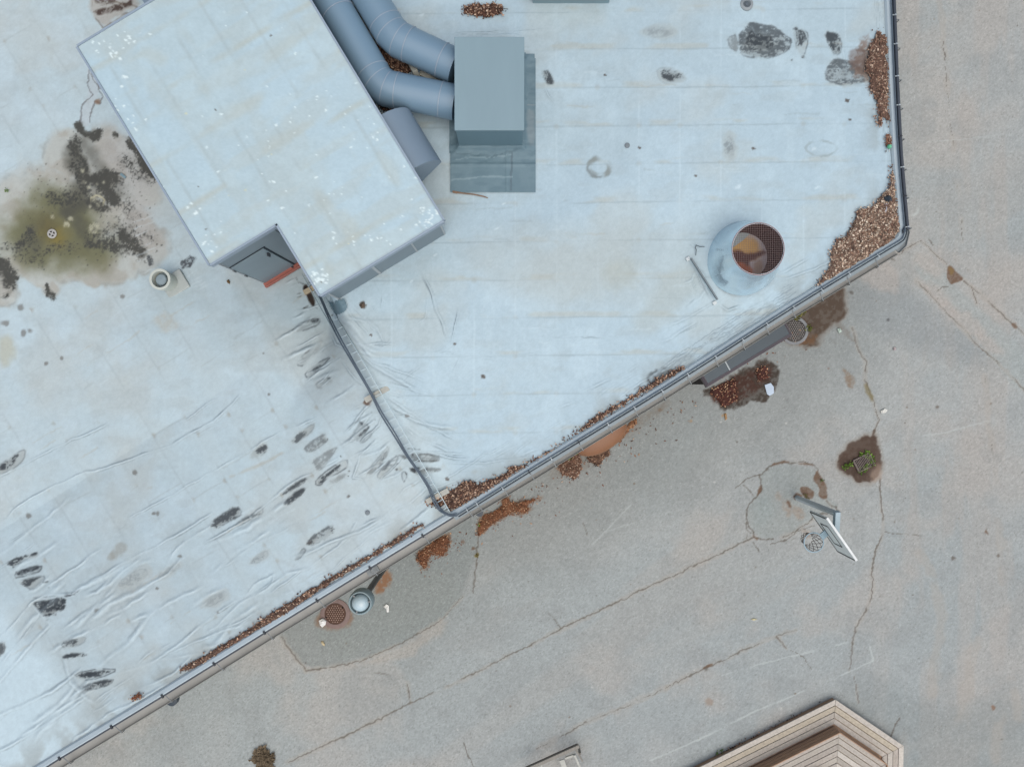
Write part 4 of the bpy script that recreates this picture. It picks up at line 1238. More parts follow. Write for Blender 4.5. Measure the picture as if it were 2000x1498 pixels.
def pw(a, c, z):
    q = pA[:2] + e1 * a + e2 * c
    return np.array([q[0], q[1], z])


a0 = -2.6 if pl(pN)[0] > -2.6 else pl(pN)[0]
us = np.concatenate([np.linspace(0, LD, int(LD / .022)), np.linspace(LD, LC, int((LC - LD) / .022))[1:]])
vs_ = np.concatenate([np.linspace(0, wD, int(wD / .022)), np.linspace(wD, wB, int((wB - wD) / .022))[1:]])
UU, VV = np.meshgrid(us, vs_, indexing='ij')
Xp = pA[0] + e1[0] * UU + e2[0] * VV
Yp = pA[1] + e1[1] * UU + e2[1] * VV
keep = ~((UU > LD + 1e-6) & (VV < wD - 1e-6))
U, V = PX(Xp.ravel(), Yp.ravel(), PZ)
P = Paint(U, V, (188, 205, 219))
a = UU.ravel()
c = VV.ravel()
P.mix(slice(None), sstep(.4, .66, fbm(U, V, 150, 4, 1)) * .5, (186, 198, 206))
P.mix(slice(None), sstep(.47, .68, fbm(a * 160, c * 40, 44, 4, 2)) * .36, (190, 194, 194))
P.mix(slice(None), sstep(.5, .7, fbm(a * 40, c * 130, 60, 4, 5)) * .3, (186, 190, 190))
P.mix(slice(None), sstep(.5, .72, fbm(U, V, 36, 4, 3)) * .3, (200, 216, 228))
fc = np.abs((c / .62 + .02 * fbm(U, V, 60, 2, 6)) % 1 - .5) * .62
P.mix(slice(None), (1 - sstep(.004, .05, fc)) * sstep(.4, .7, fbm(U, V, 60, 3, 7)) * .38, (172, 180, 186))
fa = np.abs((a / .95 + .02 * fbm(U, V, 60, 2, 9)) % 1 - .5) * .95
P.mix(slice(None), (1 - sstep(.0, .09, fa)) * sstep(.40, .62, fbm(U, V, 90, 3, 8)) * .42, (188, 184, 174))
for x, y, l, w, an in [(640, 410, 90, 26, 60), (680, 440, 70, 30, 60), (760, 330, 80, 26, 60), (590, 560, 0.1, .1, 0), (480, 210, 90, 24, -30), (560, 270, 120, 22, -33), (300, 110, 60, 30, 10), (560, 90, 120, 22, -33), (430, 470, 30, 12, -30), (640, 520, 40, 16, 60)]:
    P.poly(ell(x, y, l, w, an), (190, 191, 187), .36, 9, 8, 16)
for k in range(150):
    x, y = 152 + 712 * rnd.random(), 580 * rnd.random()
    r = .6 + 1.5 * rnd.random() ** 2
    P.speck(x, y, r, (232, 240, 246) if rnd.random() < .85 else (222, 216, 186), .9, 1 + rnd.random(), 180 * rnd.random())
for cx, cy, n, sp, rm in [(625, 545, 26, 9, 3.4), (835, 425, 22, 12, 3), (835, 415, 10, 20, 2.4), (690, 470, 8, 20, 3), (232, 98, 10, 14, 4), (220, 90, 8, 20, 3), (258, 78, 6, 8, 4), (262, 240, 9, 14, 2.4), (238, 150, 5, 10, 4), (236, 205, 5, 10, 4), (378, 400, 5, 10, 4.5), (395, 465, 7, 14, 3), (750, 465, 9, 16, 3.6), (655, 400, 6, 40, 2.6),
                           (720, 260, 8, 30, 2.4), (675, 100, 8, 60, 2), (640, 250, 8, 40, 2.4), (570, 340, 6, 40, 3), (830, 350, 8, 30, 2.4)]:
    for k in range(n):
        P.speck(rnd.gauss(cx, sp), rnd.gauss(cy, sp), (.6 + .6 * rm * rnd.random()), (236, 243, 248), .92, 1 + .8 * rnd.random(), 180 * rnd.random())
for x, y in [(421, 215), (387, 365), (529, 70), (628, 552), (403, 448)]:
    P.speck(x, y, 1.6, (84, 70, 60), .8)
P.c *= np.array([.98, 1.016, 1.012])
P.c *= (1 + (fbm(U, V, 6, 3, 30) - .5) * .05 + (nrs.rand(len(U)) - .5) * .02)[:, None]
Zp = PZ + (fbm(Xp, Yp, .9, 3, 60) - .5) * .02
sheet_m = mat_col('white_sheet', .5, .35, .02, 40, .05)
grid_obj('roof', us, vs_, Zp, P.c, sheet_m, keep, pr)
me = [o for o in bpy.data.objects if o.name.startswith('roof') and o.parent == pr][0].data
co = np.empty(len(me.vertices) * 3, np.float32)
me.vertices.foreach_get('co', co)
co = co.reshape(-1, 3)
xy = pA[:2] + co[:, :1] * e1 + co[:, 1:2] * e2
co[:, :2] = xy
me.vertices.foreach_set('co', co.ravel())
PA0 = 0.0
rim = [pw(PA0, 0, 0), pw(LD, 0, 0), pw(LD, wD, 0), pw(LC, wD, 0), pw(LC, wB, 0), pw(PA0, wB, 0)]
b = MB()
for i in range(6):
    p, q = rim[i], rim[(i + 1) % 6]
    t = (q - p) / np.linalg.norm(q - p)
    n = np.array([-t[1], t[0], 0])
    n = n if (i < 0) else n
    e0 = 0.0
    b.bar(p - n * .014 + np.array([0, 0, PZ - .045]), q - n * .014 + np.array([0, 0, PZ - .045]), .034, .13)
b.build('eave_trim', trim_m, pr)
ins = .05
wp = [pw(PA0 + ins, ins, 0), pw(LD - ins, ins, 0), pw(LD - ins, wD + ins, 0), pw(LC - ins, wD + ins, 0), pw(LC - ins, wB - ins, 0), pw(PA0 + ins, wB - ins, 0)]
b = MB()
b.prism([tuple(p[:2]) for p in wp], 3.6, PZ - .07, top=False, bottom=False)
b.build('wall', steel_m, pr)
b = MB()
for cc, wd2 in [(wD + ins + .02, .03), ((wD + wB) / 2 - .25, .05), ((wD + wB) / 2 + .55, .03), (wB - ins - .02, .03)]:
    b.bar(pw(LC - ins + .004, cc, 5.7), pw(LC - ins + .004, cc, PZ - .11), wd2, .012, (e1[0], e1[1], 0))
b.build('seam_strip', pale_m, pr)
b = MB()                                       # trim down the free corner of the notch wall
b.bar(pw(LD - ins - .0, ins - .002, 4.1), pw(LD - ins - .0, ins - .002, PZ - .11), .03, .03)
b.build('corner_trim', pale_m, pr)


def on_notch(px, py):                          # photo pixel -> spot on the door wall
    d = np.array([(px - 1000) / F, (749 - py) / F])
    # point = d * t, solve (d*t - pA).e1 = LD - ins
    t = ((LD - ins) + pA[:2].dot(e1)) / d.dot(e1)
    q = d * t - pA[:2]
    return float(q.dot(e2)), H - t


c0, ztop = on_notch(515, 482.6)
_, zb = on_notch(579, 515)
nW = LD - ins
door_m = mat('steel_door', (130, 147, 158), .35, 0, .45, .07, 1.4)
b = MB()
b.bar(pw(nW + .012, ins + .02, (ztop + zb) / 2), pw(nW + .012, c0 - .02, (ztop + zb) / 2), .02, ztop - zb - .03)
door = b.build('door', door_m, pr)
b = MB()
b.bar(pw(nW + .006, ins + .0, ztop), pw(nW + .006, c0 + .02, ztop), .008, .03)
b.bar(pw(nW + .006, c0, zb), pw(nW + .006, c0, ztop), .02, .008, (e1[0], e1[1], 0))
b.build('door_gap', dark_m, pr)
b = MB()
hc, hz = on_notch(520.5, 492)
b.bar(pw(nW + .022, hc, hz - .06), pw(nW + .06, hc, hz - .06), .03, .12)
b.bar(pw(nW + .06, hc - .02, hz - .02), pw(nW + .06, hc - .02, hz - .14), .02, .03)
b.build('handle', knob_m, door)
b = MB()
hc, hz = on_notch(570, 519)
b.bar(pw(nW + .022, hc, hz), pw(nW + .06, hc, hz), .03, .10)
b.build('handle', knob_m, door)
for px, py in [(454, 529), (477, 538), (518, 556)]:
    b = MB()
    hc, hz = on_notch(px, py)
    b.tube([pw(nW + .03, ins + .0, hz - .06), pw(nW + .03, ins + .0, hz + .06)], .018, 8)
    b.build('hinge', strap_m, door)
b = MB()
s0, sz = on_notch(553, 459)
b.bar(pw(nW + .003, s0, 4.2), pw(nW + .003, s0, PZ - .1), .01, .004, (e1[0], e1[1], 0))
b.build('panel_seam', dark_m, pr)
red_m = mat('red_painted_beam', (174, 106, 95), .55, 0, .3, .12, 5)
b = MB()
s0, sz = on_notch(523, 557)
s1, sz1 = on_notch(590, 517)
zs = max((sz + sz1) / 2, float(rzn(*pw(nW + .05, s0, 0)[:2])) + .10)
b.bar(pw(nW + .05, s0, zs - .06), pw(nW + .05, wD + ins - .01, zs - .06), .085, .10)
b.bar(pw(nW + .103, s0, zs - .03), pw(nW + .103, wD + ins - .01, zs - .03), .018, .12)
b.build('door_sill', red_m, pr, bevel=.006)

# hooded air intake on the long side
hood_m = mat('hood_steel', (128, 147, 166), .4, 0, .45, .04, 1.2)
ah0 = pl(W(742, 219, PZ))[0]
ah1 = pl(W(805, 326, PZ))[0]
prof = [(0, 6.80), (.10, 6.80), (.22, 6.775), (.34, 6.72), (.44, 6.64), (.52, 6.54), (.565, 6.43), (.585, 6.34), (.58, 6.31)]
b = MB()
n = len(prof)
vs = [pw(ah0, wB - ins + o, z) for o, z in prof] + [pw(ah1, wB - ins + o, z) for o, z in prof]
b.add(vs, [(i, i + n, i + 1 + n, i + 1) for i in range(n - 1)])
vs = [pw(ah1 - .002, wB - ins + o, z - .003) for o, z in prof] + [pw(ah1 - .002, wB - ins, 5.85)]
b.add(vs, [tuple(range(n + 1))])
vs = [pw(ah0 + .002, wB - ins + o, z - .003) for o, z in prof] + [pw(ah0 + .002, wB - ins, 5.85)]
b.add(vs, [tuple(range(n, -1, -1))])
vs = [pw(ah0, wB - ins + .58, 6.31), pw(ah1, wB - ins + .58, 6.31), pw(ah1, wB - ins, 5.85), pw(ah0, wB - ins, 5.85)]
b.add(vs, [(0, 1, 2, 3)])
b.build('intake_hood', hood_m, pr, True)

# grey duct stub on the far side, cut by the picture's top edge
b = MB()
p = W(306, -10, 6.7)
b.box((*W(287, -22, 6.6)[:2], 4.3), .34, .72, 2.35, math.atan2(e1[1], e1[0]) + math.pi / 2)
o = b.build('duct_stub', hood_m, bevel=.01)
tag(o, 'blue grey sheet metal stub behind the far edge of the plant room', 'duct')

# ------------------------------------------------------------------ ducts, their box
duct_m = mat('duct_paint', (122, 150, 173), .36, 0, .5, .035, .8)
DZ = 6.26
DR = .31


def duct(pts, label):
    P3 = [Vector(W(x, y, DZ)) for x, y in pts]
    A0, B0, C0 = P3
    d1 = (B0 - A0).normalized()
    d2 = (C0 - B0).normalized()
    k = .30
    p1 = B0 - d1 * k
    p2 = B0 + d2 * k
    m1 = p1 + (B0 - p1) * .62
    m2 = p2 + (B0 - p2) * .62
    t = thing('ventilation_duct', (B0.x, B0.y, DZ - DR), label, 'duct', 'round ventilation ducts beside the plant room')
    b = MB()
    b.tube([A0, p1], DR, 48)
    b.build('straight_run', duct_m, t, True)
    b = MB()
    b.tube([p1, m1, m2, p2], DR + .004, 48)
    b.build('elbow', duct_m, t, True)
    b = MB()
    b.tube([p2, C0], DR, 48)
    b.build('straight_run', duct_m, t, True)
    for q, d in [(p1, d1), (p2, d2), (m1, (d1 * .75 + d2 * .25).normalized()), (m2, (d2 * .75 + d1 * .25).normalized()), (C0 - d2 * .26, d2), (A0 + d1 * (A0 - p1).length * .68, d1)]:
        b = MB()
        b.tube([q - d * .008, q + d * .008], DR + .009, 48)
        b.build('seam_ring', trim_m, t, True)


duct([(520, -217), (744, 171), (890, 201)], 'round blue grey duct hugging the plant room, bent towards the box')
duct([(590, -221), (769.6, 74), (890, 131)], 'round blue grey duct on the outer side, bent towards the box')

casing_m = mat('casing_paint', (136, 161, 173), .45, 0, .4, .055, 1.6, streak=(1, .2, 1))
skirt_m = mat('skirt_membrane', (108, 134, 147), .6, 0, .3, .10, 1.6, bump=.25)
zt = 6.74
bx = [W(x, y, zt) for x, y in [(885.5, 72), (1022, 72), (1026, 255), (888, 254)]]
vb = thing('ventilation_box', ((bx[0] + bx[2])[0] / 2, (bx[0] + bx[2])[1] / 2, 5.75), 'tall blue grey sheet metal box on a rubber skirt where both ducts end', 'ventilation box')
cx, cy = (bx[0] + bx[2])[:2] / 2
sx = (bx[1] - bx[0])[0] / 2
sy = (bx[0] - bx[3])[1] / 2


def ring(ex, z, n=0):
    return [(cx - sx - ex, cy + sy + ex, z), (cx + sx + ex, cy + sy + ex, z), (cx + sx + ex, cy - sy - ex, z), (cx - sx - ex, cy - sy - ex, z)]


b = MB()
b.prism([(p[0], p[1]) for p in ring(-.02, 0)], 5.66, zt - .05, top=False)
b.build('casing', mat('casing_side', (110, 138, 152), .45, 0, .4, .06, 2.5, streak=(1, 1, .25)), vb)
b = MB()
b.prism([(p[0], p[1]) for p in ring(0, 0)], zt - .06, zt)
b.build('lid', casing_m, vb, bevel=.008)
# skirt: gridded so it can wrinkle
sk = [R(873, 245), R(1046, 103), R(1051, 377), R(878, 376)]
x0, x1, y1, y0 = sk[3][0], sk[1][0], sk[1][1], sk[2][1]
gx = np.linspace(x0, x1, 90)
gy = np.linspace(y0, y1, 130)
GX, GY = np.meshgrid(gx, gy, indexing='ij')
dd = np.maximum(np.maximum(np.abs(GX - cx) - sx, np.abs(GY - cy) - sy), 0)
GZ = rz(GX, GY) + .028 + .10 * np.exp(-dd / .05) + (fbm(GX, GY * 2.2, .16, 3, 3) - .5) * .035 * sstep(.45, .05, dd) + .02 * np.exp(-((GY - (cy - sy - .30)) / .02) ** 2) + (fbm(GX, GY, .4, 3, 4) - .5) * .02
tr = .012 * np.exp(-((GX - (cx + sx * .48)) / .012) ** 2) * (GY < cy - sy)
GZ = GZ + tr
u, v = PX(GX.ravel(), GY.ravel(), 5.8)
P = Paint(u, v, (108, 134, 147))
P.mix(slice(None), sstep(.4, .7, fbm(u, v, 30, 4, 2)) * .5, (122, 146, 158))
P.mix(slice(None), sstep(.5, .7, fbm(u, v * 3, 26, 4, 6)) * .4, (94, 120, 134))
P.line([(1000, 300), (998, 372)], (92, 112, 124), 2.5, .8, 1.5)
P.line([(882, 352), (940, 346), (1000, 345)], (150, 172, 182), 2.5, .6, 2)
P.line([(892, 300), (960, 304), (1020, 292)], (88, 112, 124), 2.5, .6, 3)
P.line([(890, 310), (950, 308), (1000, 302)], (152, 174, 184), 2, .5, 3)
P.line([(1031, 205), (1046, 204)], (150, 160, 166), 2, .6, 1)
P.poly([(1028, 215), (1045, 215), (1047, 285), (1030, 285)], (150, 160, 166), .5, 4, 4, 10)
uu, vv = u, v
kp = ~((GX < R(879, 300)[0]) & (GY < R(878, 335)[1]) & (GY < -99))
kp = kp.ravel() & inside(uu, vv, [(871, 240), (872, 100), (1046, 103), (1048, 220), (1052, 300), (1051, 378), (960, 376), (878, 378), (879, 312)])
o = grid_obj('skirt', gx, gy, GZ, P.c, mat_col('rubber_skirt', .6, .3, .03, 40, .1), kp, vb)

# edge of another box cut off by the picture's top
b = MB()
c = W(1120, -59, 6.3)
b.box((c[0], c[1], 5.6), 1.42, .62, .72)
t = b.build('cut_off_vent_box', casing_m, bevel=.008)
tag(t, 'grey box of which only the lower edge shows at the top of the photo', 'ventilation box')

# ------------------------------------------------------------------ exhaust cowl
cw = R(1450, 504)
zc = float(cw[2])
zt2 = H - (H - zc) / 1.068
ck = thing('exhaust_cowl', (cw[0], cw[1], zc), 'wide galvanised cone shaped exhaust with rusty mesh over its mouth', 'exhaust cowl')
rb = 73 * (H - zc) / F
top = W(1480.5, 486.5, zt2)
rt = 51 * (H - zt2) / F
galv, gt, gb = new_mat('galvanised_steel', .22, .85, .5)
nz = gt.nodes.new('ShaderNodeTexNoise')
nz.inputs['Scale'].default_value = 3
nz.inputs['Detail'].default_value = 6
tc = gt.nodes.new('ShaderNodeTexCoord')
gt.links.new(tc.outputs['Object'], nz.inputs['Vector'])
rp = gt.nodes.new('ShaderNodeValToRGB')
rp.color_ramp.elements[0].position = .3
rp.color_ramp.elements[1].position = .7
rp.color_ramp.elements[0].color = (.55, .68, .76, 1)
rp.color_ramp.elements[1].color = (.72, .84, .90, 1)
gt.links.new(nz.outputs[0], rp.inputs[0])
gt.links.new(rp.outputs[0], gb.inputs['Base Color'])
nb = gt.nodes.new('ShaderNodeTexNoise')
nb.inputs['Scale'].default_value = 2.2
gt.links.new(tc.outputs['Object'], nb.inputs['Vector'])
bpn = gt.nodes.new('ShaderNodeBump')
bpn.inputs['Strength'].default_value = .6
bpn.inputs['Distance'].default_value = .05
gt.links.new(nb.outputs[0], bpn.inputs['Height'])
gt.links.new(bpn.outputs[0], gb.inputs['Normal'])
b = MB()
N = 64
ringb = [(cw[0] + rb * math.cos(2 * math.pi * i / N), cw[1] + rb * math.sin(2 * math.pi * i / N), zc - .04) for i in range(N)]
ringm = [(cw[0] + (top[0] - cw[0]) * .06 + rb * .985 * math.cos(2 * math.pi * i / N), cw[1] + (top[1] - cw[1]) * .06 + rb * .985 * math.sin(2 * math.pi * i / N), zc + .06) for i in range(N)]
ringt = [(top[0] + rt * math.cos(2 * math.pi * i / N), top[1] + rt * math.sin(2 * math.pi * i / N), zt2) for i in range(N)]
ringi = [(top[0] + (rt - .012) * math.cos(2 * math.pi * i / N), top[1] + (rt - .012) * math.sin(2 * math.pi * i / N), zt2) for i in range(N)]
vs = ringb + ringm + ringt + ringi
fs = [(k * N + i, k * N + (i + 1) % N, (k + 1) * N + (i + 1) % N, (k + 1) * N + i) for k in range(3) for i in range(N)]
b.add(vs, fs)
b.build('cone', galv, ck, True)
b = MB()
ax0 = math.radians(213)
q0 = Vector((cw[0] + rb * math.cos(ax0), cw[1] + rb * math.sin(ax0), zc + .02))
q1 = Vector((top[0] + (rt) * math.cos(ax0 + .1), top[1] + rt * math.sin(ax0 + .1), zt2 - .01))
b.bar(q0, q1, .014, .004, (-.6, -.5, 1))
b.build('lap_seam', galv, ck)
b = MB()
shaft_m = mat('rusty_shaft', (72, 44, 44), .8, 0, .2, .3, 4)
b.lathe((top[0], top[1], 0), [(rt - .014, zt2 - .002), (rt - .014, zc - .02)], N)
b.build('shaft', shaft_m, ck, True)
fl, ft, fb_ = new_mat('rusty_floor', .8)
b = MB()
rr, tt = np.linspace(.01, rt - .016, 26), np.linspace(0, 2 * math.pi, 64)
RR, TT = np.meshgrid(rr, tt, indexing='ij')
fx, fy = (top[0] + RR * np.cos(TT)).ravel(), (top[1] + RR * np.sin(TT)).ravel()
fz = zc + .07
u, v = PX(fx, fy, fz)
P = Paint(u, v, (210, 204, 214))
P.poly([(1400, 455), (1440, 458), (1478, 470), (1488, 500), (1460, 510), (1400, 505)], (230, 184, 108), .9, 8, 6, 12)
P.poly([(1400, 498), (1440, 488), (1462, 494), (1500, 490), (1478, 506), (1462, 512), (1452, 560), (1400, 560)], (80, 44, 42), .95, 4, 5, 10)
P.poly([(1420, 515), (1455, 512), (1474, 530), (1466, 560), (1420, 560)], (196, 104, 62), .9, 5, 5, 10)
P.poly([(1470, 512), (1488, 505), (1490, 540), (1472, 545)], (180, 150, 120), .6, 5, 5, 10)
grid_obj('damper_floor', rr, tt, np.full(fx.shape, fz), P.c, mat_col('rusty_plate', .8, .2, .08, 30), None, ck)
me = [o for o in ck.children if o.name.startswith('damper')][0].data
co = np.stack([fx, fy, np.full(fx.shape, fz)], 1).astype(np.float32)
me.vertices.foreach_set('co', co.ravel())
mesh_m = mat('mesh_wire', (142, 122, 122), .55, .0, .4, .15, 10)
b = MB()
st = .0335
k = int(rt / st)
for i in range(-k, k + 1):
    o = i * st
    h = math.sqrt(max(0, (rt - .01) ** 2 - o * o))
    if h < .02:
        continue
    b.bar((top[0] + o, top[1] - h, zt2 - .012), (top[0] + o, top[1] + h, zt2 - .012), .0032, .003)
    b.bar((top[0] - h, top[1] + o, zt2 - .007), (top[0] + h, top[1] + o, zt2 - .007), .0032, .003)
b.build('mesh_screen', mesh_m, ck)
b = MB()
b.tube([(top[0] + rt * math.cos(2 * math.pi * i / 48), top[1] + rt * math.sin(2 * math.pi * i / 48), zt2 + .004) for i in range(49)], .008, 6, False)
b.build('rim', mat('rim_steel', (150, 116, 118), .5, .2, .4), ck, True)

# bar that braces the cowl's kerb
br = thing('steel_bar', R(1375, 542), 'thin dark steel bar between two white pads at the foot of the cone shaped exhaust', 'bar')
b = MB()
b.bar(R(1350, 505, .10), R(1401, 585, .08), .03, .05)
b.build('rail', mat('bar_steel', (112, 124, 132), .5, .3, .4), br)
for x, y in [(1343, 506), (1395, 592)]:
    b = MB()
    c = R(x, y)
    b.box((c[0], c[1], c[2] - .01), .085, .075, .05, .5)
    b.build('pad', mat('white_pad', (212, 220, 224), .6), br, bevel=.015)
b = MB()
b.tube([R(1376, 482, .03), R(1366, 482, .05), R(1360, 479, .06), R(1358, 484, .05), R(1360, 488, .04), R(1359, 499, .03)], .006, 6)
o = b.build('loose_wire', knob_m)
tag(o, 'short loop of thin loose wire beside the cone shaped exhaust', 'wire')

# ------------------------------------------------------------------ small roof fittings
vp = R(340, 553)
zb = float(vp[2])
v1 = W(309, 546, zb + .42)
v = thing('roof_vent', vp, 'round off-white vent pipe standing on the left roof near the plant room corner', 'roof vent')
vent_m = mat('vent_plastic', (200, 206, 200), .45, 0, .4, .06, 4)
b = MB()
c = (np.array(vp)[:2] * .5 + W(316, 547, zb + .3)[:2] * .5)
c = W(313, 546, zb + .40)[:2]
b.lathe((c[0], c[1], 0), [(.19, zb), (.19, zb + .3), (.215, zb + .31), (.215, zb + .42), (.165, zb + .42), (.165, zb + .22), (.15, zb + .2)], 36)
b.build('pipe', vent_m, v, True)
b = MB()
b.lathe((c[0], c[1], 0), [(.165, zb + .25), (.115, zb + .25), (.115, zb + .36), (.10, zb + .375), (.0, zb + .38)], 30)
b.build('inner_cap', mat('vent_cap', (136, 152, 160), .4, .2, .5), v, True)
b = MB()
b.box((c[0] + .12, c[1] - .04, zb - .03), .50, .44, .09, math.radians(32))
b.build('base_plate', mat('vent_base', (184, 192, 192), .6), v, bevel=.02)

d = R(102, 457, .012)
rd = thing('roof_drain', d, 'small round drain with a four-hole cross grate in the mouldy patch', 'drain')
b = MB()
b.lathe(d, [(.098, 0), (.098, .012), (.062, .014), (.062, .0)], 28)
b.bar(d + np.array([-.07, .03, .008]), d + np.array([.07, -.03, .008]), .028, .012)
b.bar(d + np.array([-.03, -.07, .008]), d + np.array([.03, .07, .008]), .028, .013)
b.build('grate', mat('drain_metal', (186, 184, 182), .5, .2, .4), rd)
b = MB()
b.lathe(d, [(.063, -.002), (.0, -.002)], 28)
b.build('hole', mat('black_hole', (10, 10, 10), .9), rd)

d = R(1458, 9, .01)
rd = thing('roof_outlet', d, 'round grey outlet cup near the top edge of the right roof', 'outlet')
b = MB()
b.lathe(d, [(.125, 0), (.12, .02), (.075, .03), (.06, .0)], 32)
b.build('collar', mat('outlet_grey', (150, 158, 164), .5), rd, True)
b = MB()
b.lathe(d, [(.07, .004), (.035, .006), (.03, .02), (.0, .022)], 24)
b.build('plug', mat('outlet_dark', (96, 106, 116), .5), rd, True)
for x, y, lab in [(1225, 285, 'small flat grey disc lying on the right roof'), (718, 1001, 'small flat grey disc on the left roof near the cable end')]:
    b = MB()
    d = R(x, y, .0)
    b.lathe(d, [(.048, -.01), (.048, .02), (.04, .026), (.0, .027)], 20)
    o = b.build('grey_disc', mat('disc_grey', (128, 138, 146), .6))
    tag(o, lab, 'disc', 'flat grey discs on the roof')

# rubber patch at the plant room's corner
b = MB()
pt = [(640, 588), (650, 590), (672, 584), (679, 600), (673, 609), (656, 616), (648, 606)]
gx = np.arange(636, 684, 2.0)
gy = np.arange(580, 620, 2.0)
ix = {}
for i in range(len(gx) - 1):
    for j in range(len(gy) - 1):
        if inside(np.array(gx[i] + 1), np.array(gy[j] + 1), pt):
            f = []
            for a_, c_ in ((i, j), (i, j + 1), (i + 1, j + 1), (i + 1, j)):
                if (a_, c_) not in ix:
                    ix[(a_, c_)] = len(b.v)
                    b.v.append(tuple(R(gx[a_], gy[c_], .035 + .03 * float(fbm(gx[a_], gy[c_], 12, 3, 8)))))
                f.append(ix[(a_, c_)])
            b.f.append(tuple(f))
            b.c.append(None)
o = b.build('rubber_patch', skirt_m)
tag(o, 'blue grey rubber patch tucked under the front corner of the plant room', 'patch')
b = MB()
p = R(241, 344, .01)
b.box(p, .05, .13, .02, .9)
o = b.build('metal_scrap', mat('scrap_blue', (126, 152, 164), .5))
tag(o, 'little blue grey metal offcut lying in the mould', 'scrap')
b = MB()
b.tube([R(884, 374, .03), R(893, 376, .03), R(905, 378, .03), R(925, 380, .03), R(944, 384, .025), R(953, 387, .02)], [.014, .018, .012, .012, .012, .008], 7)
b.tube([R(884, 376, .03), R(893, 378, .03)], .009, 6)
o = b.build('stick', mat('stick_wood', (142, 116, 98), .8, var=.3, scale=14))
tag(o, 'thin bent brown stick lying against the rubber skirt of the box', 'stick')

# ------------------------------------------------------------------ cable ladder and cable
ladder_m = mat('ladder_zinc', (186, 206, 217), .45, .2, .5, .08, 5)
ld = thing('cable_ladder', R(740, 760), 'long narrow zinc cable ladder running from the plant room to the gutter corner', 'cable ladder')
rr_ = [(606, 528), (640, 588), (679, 655), (720, 725), (760, 795), (800, 864), (840, 932), (878, 998)]
lr = [(590, 536), (623, 596), (662, 663), (703, 733), (744, 803), (785, 872), (826, 940), (866, 1005)]


def lad_z(x, y):
    return float(R(x, y)[2])


def subdiv(pts, n=4):
    o = []
    for i in range(len(pts) - 1):
        for k in range(n):
            t = k / n
            o.append((pts[i][0] * (1 - t) + pts[i + 1][0] * t, pts[i][1] * (1 - t) + pts[i + 1][1] * t))
    return o + [pts[-1]]


rr_ = subdiv(rr_)
lr = subdiv(lr)
zz = [max(lad_z(*p), lad_z(*q), lad_z((p[0] + q[0]) / 2, (p[1] + q[1]) / 2)) + .10 for p, q in zip(rr_, lr)]
zz = list(np.convolve(np.pad(zz, 2, 'edge'), np.ones(5) / 5, 'valid'))
zz = [max(a_, lad_z(*p) + .04, lad_z(*q) + .04) for a_, p, q in zip(zz, rr_, lr)]
for rail in (rr_, lr):
    b = MB()
    for i in range(len(rail) - 1):
        b.bar(W(*rail[i], zz[i]), W(*rail[i + 1], zz[i + 1]), .010, .03)
    b.build('rail', ladder_m, ld)
for k in range(30):
    t = (k + .5) / 30 * (len(rr_) - 1)
    i = int(t)
    f = t - i
    z = zz[i] * (1 - f) + zz[i + 1] * f
    p = [rr_[i][j] * (1 - f) + rr_[i + 1][j] * f for j in (0, 1)]
    q = [lr[i][j] * (1 - f) + lr[i + 1][j] * f for j in (0, 1)]
    b = MB()
    b.bar(W(*p, z - .012), W(*q, z - .012), .011, .01)
    b.build('rung', ladder_m, ld)
cable_m = mat('cable_jacket', (88, 102, 116), .45, 0, .4, .12, 6)
ca = thing('heating_cable', R(800, 890), 'thick dark cable lying along the ladder and then along the right eaves', 'cable')


def smooth_path(pts, n=8):
    out = []
    m = len(pts)
    for i in range(m - 1):
        p0, p1, p2, p3 = [np.array(pts[j]) for j in (max(i - 1, 0), i, i + 1, min(i + 2, m - 1))]
        for k in range(n):
            t = k / n
            out.append(.5 * (2 * p1 + (p2 - p0) * t + (2 * p0 - 5 * p1 + 4 * p2 - p3) * t * t + (3 * p1 - p0 - 3 * p2 + p3) * t ** 3))
    out.append(np.array(pts[-1]))
    return out


cp = [(596, 524), (610, 552), (625, 580), (641, 617), (660, 655), (686, 700), (712, 745), (728, 775), (745, 808), (772, 850), (796, 890), (818, 922), (836, 950), (847, 975), (858, 993)]
pts = []
for x, y in cp:
    k = int(np.clip(np.searchsorted([p[1] for p in rr_], y), 1, len(rr_) - 1))
    f = np.clip((y - rr_[k - 1][1]) / (rr_[k][1] - rr_[k - 1][1]), 0, 1)
    pts.append(W(x, y, zz[k - 1] * (1 - f) + zz[k] * f + .035))
for x, y, z in [(868, 1001, 5.17), (880, 1006.5, 5.14), (893, 1005.5, 5.11)]:
    pts.append(W(x, y, z))
for off in (-.02, .02):
    b = MB()
    path = smooth_path(pts, 6)
    sh = []
    for i, p in enumerate(path):
        t = path[min(i + 1, len(path) - 1)] - path[max(i - 1, 0)]
        n = np.array([t[1], -t[0], 0]) / (np.hypot(t[0], t[1]) + 1e-9)
        w = .022 * math.sin(i * .23 + (1.5 if off > 0 else 0))
        sh.append(p + n * (off * .75 + w * .3) + np.array([0, 0, .012 if off > 0 else 0]))
    b.tube(sh, .016, 8)
    b.build('strand', cable_m, ca, True)
along = [W(893, 1005.5, 5.11)]
eo = offset_line(EAVE, -.03)
for i in range(6, len(EAVE) - 1):
    along.append(np.array([eo[i][0], eo[i][1], 5.10]))
along = smooth_path(along, 5)
b = MB()
b.tube(along, .013, 8)
b.build('strand', cable_m, ca, True)
b = MB()
al2 = [np.array([p[0], p[1], 5.093]) for p in offset_line(along, .045)]
b.tube(al2, .012, 8)
b.build('strand', mat('black_cable', (34, 46, 60), .4, 0, .4), ca, True)
clip_m = mat('white_clip', (168, 178, 186), .4, .2, .5)
